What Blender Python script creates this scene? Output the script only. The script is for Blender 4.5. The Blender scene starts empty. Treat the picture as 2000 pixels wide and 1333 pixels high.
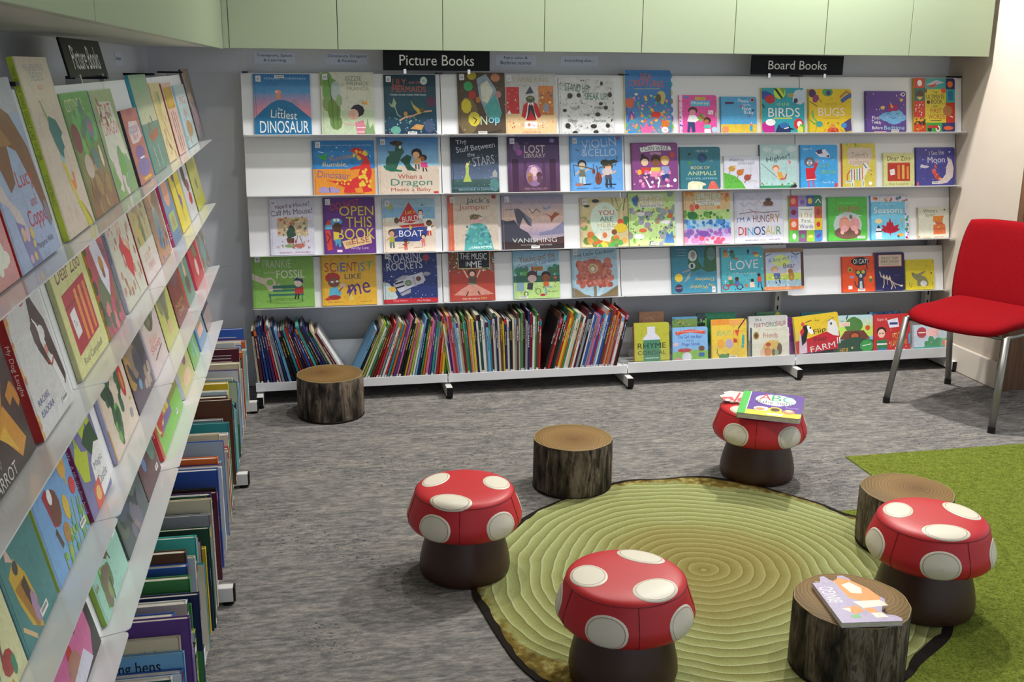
import bpy, bmesh, math, random
from mathutils import Matrix, Vector
random.seed(7)
PI = math.pi
scene = bpy.context.scene
COL = scene.collection

# ------------------------------------------------------------------ camera
cam_data = bpy.data.cameras.new('camera')
cam = bpy.data.objects.new('camera', cam_data)
COL.objects.link(cam)
cam_data.sensor_width = 36.0
cam_data.sensor_fit = 'HORIZONTAL'
cam_data.lens = 36.8800
cam_data.clip_start = 0.05
cam.matrix_world = Matrix([[0.980095, 0.04254, -0.193918, 0.231735], [-0.198356, 0.250586, -0.947555, -4.906295], [0.008285, 0.967159, 0.254036, 1.542269], [0.0, 0.0, 0.0, 1.0]])
scene.camera = cam

# ------------------------------------------------------------------ daylight and view
world = bpy.data.worlds.new('daylight')
scene.world = world
world.use_nodes = True
bgn = world.node_tree.nodes['Background']
bgn.inputs['Color'].default_value = (0.80, 0.87, 1.0, 1)
bgn.inputs['Strength'].default_value = 0.70
scene.view_settings.view_transform = 'Standard'
scene.view_settings.look = 'None'
scene.view_settings.exposure = 0.46
scene.view_settings.gamma = 1.0
scene.view_settings.use_curve_mapping = False

def downlight(x, y, z, power, size=0.09, color=(1.0, 0.97, 0.93), angle=150, blend=0.7, tx=0.0, ty=0.0):
    d = bpy.data.lights.new('downlight', 'SPOT')
    d.energy = power; d.color = color; d.shadow_soft_size = size
    d.spot_size = math.radians(angle); d.spot_blend = blend
    o = bpy.data.objects.new('downlight', d); COL.objects.link(o)
    o.location = (x, y, z); o.rotation_euler = (tx, ty, 0)
    return o
# ceiling downlights of the room
for _x, _y, _p in [(2.75, -.42, 165), (.9, -.85, 50), (1.9, -.85, 52), (3.1, -1.0, 10), (2.3, -2.5, 40), (.55, -1.7, 14), (3.3, -2.6, 14)]:
    downlight(_x, _y, 2.7, _p, .05)


# ------------------------------------------------------------------ materials
def lin(c):
    c = c.strip()
    if len(c) == 3: c = ''.join(k * 2 for k in c)
    v = [int(c[i:i + 2], 16) / 255.0 for i in (0, 2, 4)]
    return tuple(((k + 0.055) / 1.055) ** 2.4 if k > 0.04045 else k / 12.92 for k in v) + (1.0,)

def new_mat(name, color, rough=0.5, spec=0.5, coat=0.0, metal=0.0):
    m = bpy.data.materials.new(name); m.use_nodes = True
    b = m.node_tree.nodes['Principled BSDF']
    b.inputs['Base Color'].default_value = lin(color)
    b.inputs['Roughness'].default_value = rough
    b.inputs['Specular IOR Level'].default_value = spec
    b.inputs['Coat Weight'].default_value = coat
    b.inputs['Coat Roughness'].default_value = 0.12
    b.inputs['Metallic'].default_value = metal
    return m

def nodes_of(m):
    nt = m.node_tree
    return nt, nt.nodes['Principled BSDF'], (lambda t: nt.nodes.new(t)), nt.links.new

def noise(nt, vec, scale, detail=4, rough=0.55, dist=0.0):
    n = nt.nodes.new('ShaderNodeTexNoise')
    n.inputs['Scale'].default_value = scale; n.inputs['Detail'].default_value = detail
    n.inputs['Roughness'].default_value = rough; n.inputs['Distortion'].default_value = dist
    if vec is not None: nt.links.new(vec, n.inputs['Vector'])
    return n.outputs['Fac']

def ramp(nt, fac, stops):
    r = nt.nodes.new('ShaderNodeValToRGB')
    e = r.color_ramp.elements
    while len(e) < len(stops): e.new(0.5)
    for k, (p, c) in enumerate(stops):
        e[k].position = p; e[k].color = lin(c) if isinstance(c, str) else (c, c, c, 1)
    nt.links.new(fac, r.inputs['Fac'])
    return r.outputs['Color']

def mapping(nt, scale, src='Object'):
    t = nt.nodes.new('ShaderNodeTexCoord'); mp = nt.nodes.new('ShaderNodeMapping')
    mp.inputs['Scale'].default_value = scale
    nt.links.new(t.outputs[src], mp.inputs['Vector'])
    return mp.outputs['Vector']

def mixc(nt, fac, a, b, mode='MIX'):
    m = nt.nodes.new('ShaderNodeMix'); m.data_type = 'RGBA'; m.blend_type = mode
    for s, v in ((m.inputs[0], fac), (m.inputs[6], a), (m.inputs[7], b)):
        if isinstance(v, (int, float)): s.default_value = v
        elif isinstance(v, tuple): s.default_value = v
        else: nt.links.new(v, s)
    return m.outputs[2]

def bump(nt, b, height, strength, dist=0.01):
    n = nt.nodes.new('ShaderNodeBump'); n.inputs['Strength'].default_value = strength
    n.inputs['Distance'].default_value = dist
    nt.links.new(height, n.inputs['Height']); nt.links.new(n.outputs['Normal'], b.inputs['Normal'])

M = {}
def ink_mat(name, rough, coat, spec=0.5, wash=False):
    m = new_mat(name, 'fff', rough, spec, coat)
    nt, b, N, Lk = nodes_of(m)
    a = N('ShaderNodeAttribute'); a.attribute_name = 'ink'
    if wash:
        # printed watercolour grain
        v = mapping(nt, (1, 1, 1))
        g1 = ramp(nt, noise(nt, v, 38.0, 5, 0.65, 0.6), [(0.3, 'c9c4bd'), (0.5, 'ffffff'), (0.72, 'e6e9ec')])
        g2 = ramp(nt, noise(nt, v, 160.0, 3, 0.6), [(0.3, 'd8d8d8'), (0.6, 'ffffff')])
        Lk(mixc(nt, 0.4, mixc(nt, 0.4, a.outputs['Color'], g1, 'MULTIPLY'), g2, 'MULTIPLY'), b.inputs['Base Color'])
    else: Lk(a.outputs['Color'], b.inputs['Base Color'])
    return m
M['print'] = ink_mat('printed_cover', 0.36, 0.12, 0.5, True)
M['spine'] = ink_mat('printed_spine', 0.5, 0.0, 0.3)
M['patch'] = ink_mat('stitched_patch', 0.45, 0.0)
M['paper'] = new_mat('page_paper', 'dad3c4', 0.8, 0.2)
nt, b, N, Lk = nodes_of(M['paper'])
v = mapping(nt, (40, 40, 900))
Lk(ramp(nt, noise(nt, v, 1.0, 2), [(0.3, 'b8b0a0'), (0.7, 'e6e0d2')]), b.inputs['Base Color'])
M['white'] = new_mat('white_painted_steel', 'e8e9ec', 0.3, 0.5)
M['tray'] = new_mat('glossy_white_tray', 'e6e7e9', 0.14, 0.5)
M['white_side'] = new_mat('white_foot_steel', 'dcdbd8', 0.35, 0.5)
M['black'] = new_mat('black_plastic', '0c0c0d', 0.35, 0.4)
M['sign'] = new_mat('black_sign_acrylic', '09090a', 0.45, 0.2)
M['lettering'] = new_mat('white_lettering', 'f2f2f0', 0.5, 0.3)
M['inkgrey'] = new_mat('grey_lettering', '3c4258', 0.7, 0.2)
M['label'] = new_mat('paper_label', 'dfe4f4', 0.7, 0.2)
M['chrome'] = new_mat('polished_clip', 'd8d4cc', 0.15, 0.5, 0, 1.0)
M['leg'] = new_mat('grey_metal_leg', '8d8b86', 0.38, 0.5, 0, 0.75)
M['clear'] = new_mat('clear_acrylic', 'f4f6f6', 0.05, 0.5)
nt, b, N, Lk = nodes_of(M['clear'])
tr = N('ShaderNodeBsdfTransparent'); gl = N('ShaderNodeBsdfGlossy'); mx = N('ShaderNodeMixShader')
gl.inputs['Roughness'].default_value = 0.08; gl.inputs['Color'].default_value = (0.9, 0.93, 0.93, 1)
mx.inputs[0].default_value = 0.07
Lk(tr.outputs[0], mx.inputs[1]); Lk(gl.outputs[0], mx.inputs[2])
Lk(mx.outputs[0], nt.nodes['Material Output'].inputs['Surface'])

def plaster(name, color, c2, blocks=None):
    m = new_mat(name, color, 0.75, 0.25)
    nt, b, N, Lk = nodes_of(m)
    v = mapping(nt, (1, 1, 1))
    Lk(ramp(nt, noise(nt, v, 3.0, 5), [(0.3, color), (0.7, c2)]), b.inputs['Base Color'])
    if blocks:
        # painted blockwork: shallow joints every 30 cm
        tc = N('ShaderNodeTexCoord'); mp = N('ShaderNodeMapping'); mp.inputs['Rotation'].default_value = blocks
        Lk(tc.outputs['Object'], mp.inputs['Vector'])
        br = N('ShaderNodeTexBrick'); br.inputs['Scale'].default_value = 1.0; br.inputs['Brick Width'].default_value = 0.6
        br.inputs['Row Height'].default_value = 0.3; br.inputs['Mortar Size'].default_value = 0.003; br.inputs['Mortar Smooth'].default_value = 0.6
        Lk(mp.outputs[0], br.inputs['Vector'])
        inv = N('ShaderNodeMath'); inv.operation = 'SUBTRACT'; inv.inputs[0].default_value = 1.0; Lk(br.outputs['Fac'], inv.inputs[1])
        bump(nt, b, inv.outputs[0], 0.35, 0.004)
    else: bump(nt, b, noise(nt, v, 240.0, 2), 0.08, 0.002)
    return m
M['wall_back'] = plaster('blue_grey_wall_paint', 'd6d8dc', 'dadce0', (-PI / 2, 0, 0))
M['wall_left'] = plaster('blue_grey_side_wall_paint', 'd6d8dc', 'dadce0', (-PI / 2, 0, PI / 2))
M['wall_right'] = plaster('warm_cream_wall_paint', 'bdb2a5', 'c2b7aa')
M['ceiling'] = plaster('white_ceiling_paint', 'e6e4e0', 'e9e7e4')
M['skirting'] = new_mat('cream_skirting_gloss', 'd8d0c4', 0.35, 0.5)
M['cabinet'] = new_mat('pale_green_laminate', '8f9b81', 0.32, 0.45)
M['cabinet_under'] = new_mat('grey_cabinet_carcass', 'c9cdc4', 0.5, 0.4)

m = M['wood'] = new_mat('brown_wood_veneer', '6b4a33', 0.45, 0.4)
nt, b, N, Lk = nodes_of(m)
v = mapping(nt, (14, 14, 0.8))
Lk(ramp(nt, noise(nt, v, 3.0, 6, 0.6, 0.4), [(0.25, '4d3424'), (0.5, '6a4a34'), (0.75, '7d5a40')]), b.inputs['Base Color'])

m = M['carpet'] = new_mat('grey_streaked_carpet', '8a8a88', 0.95, 0.1)
nt, b, N, Lk = nodes_of(m)
v1 = mapping(nt, (2.2, 8, 1)); v2 = mapping(nt, (14, 48, 1)); v3 = mapping(nt, (40, 70, 1)); v4 = mapping(nt, (1, 1, 1))
c1 = ramp(nt, noise(nt, v1, 1.6, 9, 0.74, 0.3), [(0.36, '5a595b'), (0.46, '6e6d6e'), (0.53, '837f7c'), (0.64, '9a958f')])
c2 = ramp(nt, noise(nt, v2, 1.2, 7, 0.8), [(0.34, '4b4a4c'), (0.47, '6c6a68'), (0.54, '908b85'), (0.68, 'b2ada5')])
c3 = mixc(nt, 0.6, c1, c2)
spk = ramp(nt, noise(nt, v3, 1.6, 4, 0.7), [(0.585, 0.0), (0.62, 1.0)])
zone = ramp(nt, noise(nt, v4, 2.6, 3), [(0.47, 0.0), (0.56, 1.0)])
mask = mixc(nt, 1.0, spk, zone, 'MULTIPLY')
Lk(mixc(nt, mask, c3, lin('262628')), b.inputs['Base Color'])
fz = noise(nt, mapping(nt, (300, 300, 300)), 1.0, 2)
bump(nt, b, fz, 0.5, 0.004)

m = M['grass'] = new_mat('green_tufted_carpet', '7d8f2c', 0.95, 0.1)
nt, b, N, Lk = nodes_of(m)
v = mapping(nt, (1, 1, 1)); n1 = noise(nt, v, 160.0, 3, 0.7); n2 = noise(nt, v, 45.0, 3, 0.7)
ca = ramp(nt, n1, [(0.36, '353f12'), (0.48, '727e2b'), (0.66, '9ca94a')])
cb = ramp(nt, n2, [(0.35, '687426'), (0.65, '98a645')])
Lk(mixc(nt, 0.45, ca, cb), b.inputs['Base Color'])
bump(nt, b, n1, 1.0, 0.012)

m = M['rug'] = new_mat('printed_tree_ring_rug', 'a5a56a', 0.9, 0.15)
nt, b, N, Lk = nodes_of(m)
tc = N('ShaderNodeTexCoord'); vl = N('ShaderNodeVectorMath'); vl.operation = 'LENGTH'
dn = noise(nt, tc.outputs['Object'], 2.0, 3, 0.5)
mm = N('ShaderNodeMath'); mm.operation = 'MULTIPLY_ADD'; mm.inputs[1].default_value = 0.13
Lk(tc.outputs['Object'], vl.inputs[0]); Lk(dn, mm.inputs[0]); Lk(vl.outputs['Value'], mm.inputs[2])
sc = N('ShaderNodeMath'); sc.operation = 'MULTIPLY'; sc.inputs[1].default_value = 27.0
Lk(mm.outputs[0], sc.inputs[0])
fr = N('ShaderNodeMath'); fr.operation = 'FRACT'; Lk(sc.outputs[0], fr.inputs[0])
ringc = ramp(nt, fr.outputs[0], [(0.0, '5c5a2a'), (0.12, '81824a'), (0.6, '9ca468'), (0.84, 'abb478'), (0.92, 'c6ca9a'), (1.0, 'c0c690')])
wide = ramp(nt, noise(nt, tc.outputs['Object'], 2.0, 4, 0.6), [(0.35, '8d8648'), (0.6, 'a2ac74')])
c = mixc(nt, 0.28, ringc, wide)
core = ramp(nt, mm.outputs[0], [(0.05, 0.9), (0.36, 0.62), (0.46, 0.15), (0.7, 0.0)])
c = mixc(nt, core, c, mixc(nt, 0.62, c, lin('8a6a2a')))
fine = ramp(nt, noise(nt, tc.outputs['Object'], 420.0, 2), [(0.3, 'b0b0b0'), (0.7, 'ffffff')])
c = mixc(nt, 0.6, c, fine, 'MULTIPLY')
ed = N('ShaderNodeMath'); ed.operation = 'MULTIPLY_ADD'; ed.inputs[1].default_value = 0.16
Lk(noise(nt, tc.outputs['Object'], 5.0, 5, 0.7), ed.inputs[0]); Lk(vl.outputs['Value'], ed.inputs[2])
bark = ramp(nt, ed.outputs[0], [(0.785, 0.0), (0.81, 1.0)])
barkc = ramp(nt, noise(nt, tc.outputs['Object'], 22.0, 5, 0.7), [(0.3, '3a3018'), (0.5, '746026'), (0.66, 'a8a468')])
Lk(mixc(nt, bark, c, barkc), b.inputs['Base Color'])
bump(nt, b, noise(nt, tc.outputs['Object'], 380.0, 2), 0.5, 0.003)
M['rug_edge'] = new_mat('dark_rug_border', '1d1712', 0.9, 0.15)

m = M['bark'] = new_mat('bark_print_fabric', '4a4036', 0.7, 0.25)
nt, b, N, Lk = nodes_of(m)
v = mapping(nt, (22, 22, 3.2)); vb = mapping(nt, (13, 13, 1.8)); vc = mapping(nt, (50, 50, 14))
na = noise(nt, v, 1.0, 6, 0.68, 0.6); nb = noise(nt, vb, 1.1, 4, 0.6, 0.8)
c = ramp(nt, na, [(0.36, '060505'), (0.45, '17120f'), (0.485, '4c4037'), (0.53, '83796e'), (0.57, '6e5f4c'), (0.62, '2c221b'), (0.68, '8a7a64')])
c2 = ramp(nt, nb, [(0.42, '0a080a'), (0.5, '4c443f'), (0.58, '77695a')])
c = mixc(nt, 1.0, c, ramp(nt, nb, [(0.40, '1c1816'), (0.47, 'a09890'), (0.55, 'ffffff')]), 'MULTIPLY')
Lk(mixc(nt, 0.2, c, ramp(nt, noise(nt, vc, 1.0, 3), [(0.35, '1a1512'), (0.65, '9a8b78')])), b.inputs['Base Color'])
bump(nt, b, na, 0.6, 0.01)
m = M['stump_top'] = new_mat('sawn_wood_print_fabric', '8a6a42', 0.6, 0.25)
nt, b, N, Lk = nodes_of(m)
tc = N('ShaderNodeTexCoord'); mp = N('ShaderNodeMapping'); mp.inputs['Location'].default_value = (0.03, -0.02, 0)
mp.inputs['Scale'].default_value = (1, 1, 0)
Lk(tc.outputs['Object'], mp.inputs['Vector'])
vl = N('ShaderNodeVectorMath'); vl.operation = 'LENGTH'; Lk(mp.outputs[0], vl.inputs[0])
mm = N('ShaderNodeMath'); mm.operation = 'MULTIPLY_ADD'; mm.inputs[1].default_value = 0.03
Lk(noise(nt, tc.outputs['Object'], 14.0, 4), mm.inputs[0]); Lk(vl.outputs['Value'], mm.inputs[2])
s2 = N('ShaderNodeMath'); s2.operation = 'MULTIPLY'; s2.inputs[1].default_value = 100.0; Lk(mm.outputs[0], s2.inputs[0])
f2 = N('ShaderNodeMath'); f2.operation = 'FRACT'; Lk(s2.outputs[0], f2.inputs[0])
rc = ramp(nt, f2.outputs[0], [(0.0, '3f2b15'), (0.35, '735733'), (1.0, '97794a')])
rd = ramp(nt, vl.outputs['Value'], [(0.0, '4d2c14'), (0.035, '6e4c28'), (0.11, '8b6d40'), (0.16, '6b5632')])
Lk(mixc(nt, 0.5, rc, rd), b.inputs['Base Color'])
M['piping'] = new_mat('pale_piping', '9a8a66', 0.7, 0.2)
M['stump_base'] = new_mat('dark_brown_base', '1c1310', 0.7, 0.2)

m = M['red_vinyl'] = new_mat('red_vinyl', 'bf2028', 0.45, 0.5)
nt, b, N, Lk = nodes_of(m)
bump(nt, b, noise(nt, mapping(nt, (1, 1, 1)), 420.0, 2), 0.08, 0.002)
M['seam'] = new_mat('dark_red_seam', '6e1016', 0.6, 0.3)
m = M['brown_vinyl'] = new_mat('brown_vinyl', '40271d', 0.42, 0.5)
nt, b, N, Lk = nodes_of(m)
bump(nt, b, noise(nt, mapping(nt, (1, 1, 1)), 420.0, 2), 0.08, 0.002)
m = M['red_fabric'] = new_mat('red_wool_fabric', '8e0d17', 0.95, 0.1)
nt, b, N, Lk = nodes_of(m)
v = mapping(nt, (1, 1, 1)); n1 = noise(nt, v, 500.0, 2)
Lk(ramp(nt, n1, [(0.35, '780a12'), (0.65, '980f19')]), b.inputs['Base Color'])
bump(nt, b, n1, 0.3, 0.002)

# ------------------------------------------------------------------ building helpers
def tag(o, label=None, cat=None, group=None, kind=None):
    if label: o['label'] = label
    if cat: o['category'] = cat
    if group: o['group'] = group
    if kind: o['kind'] = kind
    return o

def mesh_obj(name, verts, faces, mat, parent=None, smooth=False):
    me = bpy.data.meshes.new(name)
    me.from_pydata(verts, [], faces); me.update()
    o = bpy.data.objects.new(name, me); COL.objects.link(o)
    if mat is not None: me.materials.append(mat)
    if smooth: me.shade_smooth()
    if parent is not None: o.parent = parent
    return o

def empty(name, matrix=None, loc=None):
    o = bpy.data.objects.new(name, None); COL.objects.link(o)
    o.empty_display_size = 0.05
    if matrix is not None: o.matrix_world = matrix
    if loc is not None: o.location = loc
    return o

class MB:
    def __init__(s): s.v = []; s.f = []
    def box(s, x0, x1, y0, y1, z0, z1):
        n = len(s.v)
        s.v += [(x0, y0, z0), (x1, y0, z0), (x1, y1, z0), (x0, y1, z0), (x0, y0, z1), (x1, y0, z1), (x1, y1, z1), (x0, y1, z1)]
        s.f += [tuple(n + k for k in q) for q in ((3, 2, 1, 0), (4, 5, 6, 7), (0, 1, 5, 4), (1, 2, 6, 5), (2, 3, 7, 6), (3, 0, 4, 7))]
        return s
    def prism(s, poly, a0, a1, fn):
        # poly: 2-D outline, fn(p, a) -> 3-D point, extruded from a0 to a1
        n = len(s.v); k = len(poly)
        s.v += [fn(p, a0) for p in poly] + [fn(p, a1) for p in poly]
        s.f.append(tuple(range(n + k - 1, n - 1, -1))); s.f.append(tuple(range(n + k, n + 2 * k)))
        for i in range(k):
            j = (i + 1) % k
            s.f.append((n + i, n + j, n + k + j, n + k + i))
        return s
    def lathe(s, prof, seg=48, cx=0, cy=0, close=True):
        n = len(s.v); k = len(prof)
        for i in range(seg):
            a = 2 * PI * i / seg
            for r, z in prof: s.v.append((cx + r * math.cos(a), cy + r * math.sin(a), z))
        for i in range(seg):
            j = (i + 1) % seg
            for t in range(k - 1):
                s.f.append((n + i * k + t, n + j * k + t, n + j * k + t + 1, n + i * k + t + 1))
        return s
    def tube(s, pts, r, seg=10, closed=False, ry=None):
        pts = [Vector(p) for p in pts]; n = len(s.v); k = len(pts); ry = ry or r
        for i, p in enumerate(pts):
            if closed: d = pts[(i + 1) % k] - pts[i - 1]
            else: d = pts[min(i + 1, k - 1)] - pts[max(i - 1, 0)]
            d.normalize()
            up = Vector((0, 0, 1)) if abs(d.z) < 0.95 else Vector((0, 1, 0))
            a = d.cross(up).normalized(); b2 = a.cross(d)
            for t in range(seg):
                q = 2 * PI * t / seg
                s.v.append(tuple(p + a * r * math.cos(q) + b2 * ry * math.sin(q)))
        for i in range(k if closed else k - 1):
            i2 = (i + 1) % k
            for t in range(seg):
                t2 = (t + 1) % seg
                s.f.append((n + i * seg + t, n + i * seg + t2, n + i2 * seg + t2, n + i2 * seg + t))
        if not closed:
            s.f.append(tuple(n + t for t in range(seg - 1, -1, -1)))
            s.f.append(tuple(n + (k - 1) * seg + t for t in range(seg)))
        return s
    def obj(s, name, mat, parent=None, smooth=False): return mesh_obj(name, s.v, s.f, mat, parent, smooth)

def bevel(o, w, seg=2, angle=35):
    mo = o.modifiers.new('bevel', 'BEVEL'); mo.width = w; mo.segments = seg
    mo.limit_method = 'ANGLE'; mo.angle_limit = math.radians(angle)
    return o

def set_ink(o, cols):
    a = o.data.attributes.new('ink', 'FLOAT_COLOR', 'FACE')
    a.data.foreach_set('color', [k for c in cols for k in c])

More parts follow.
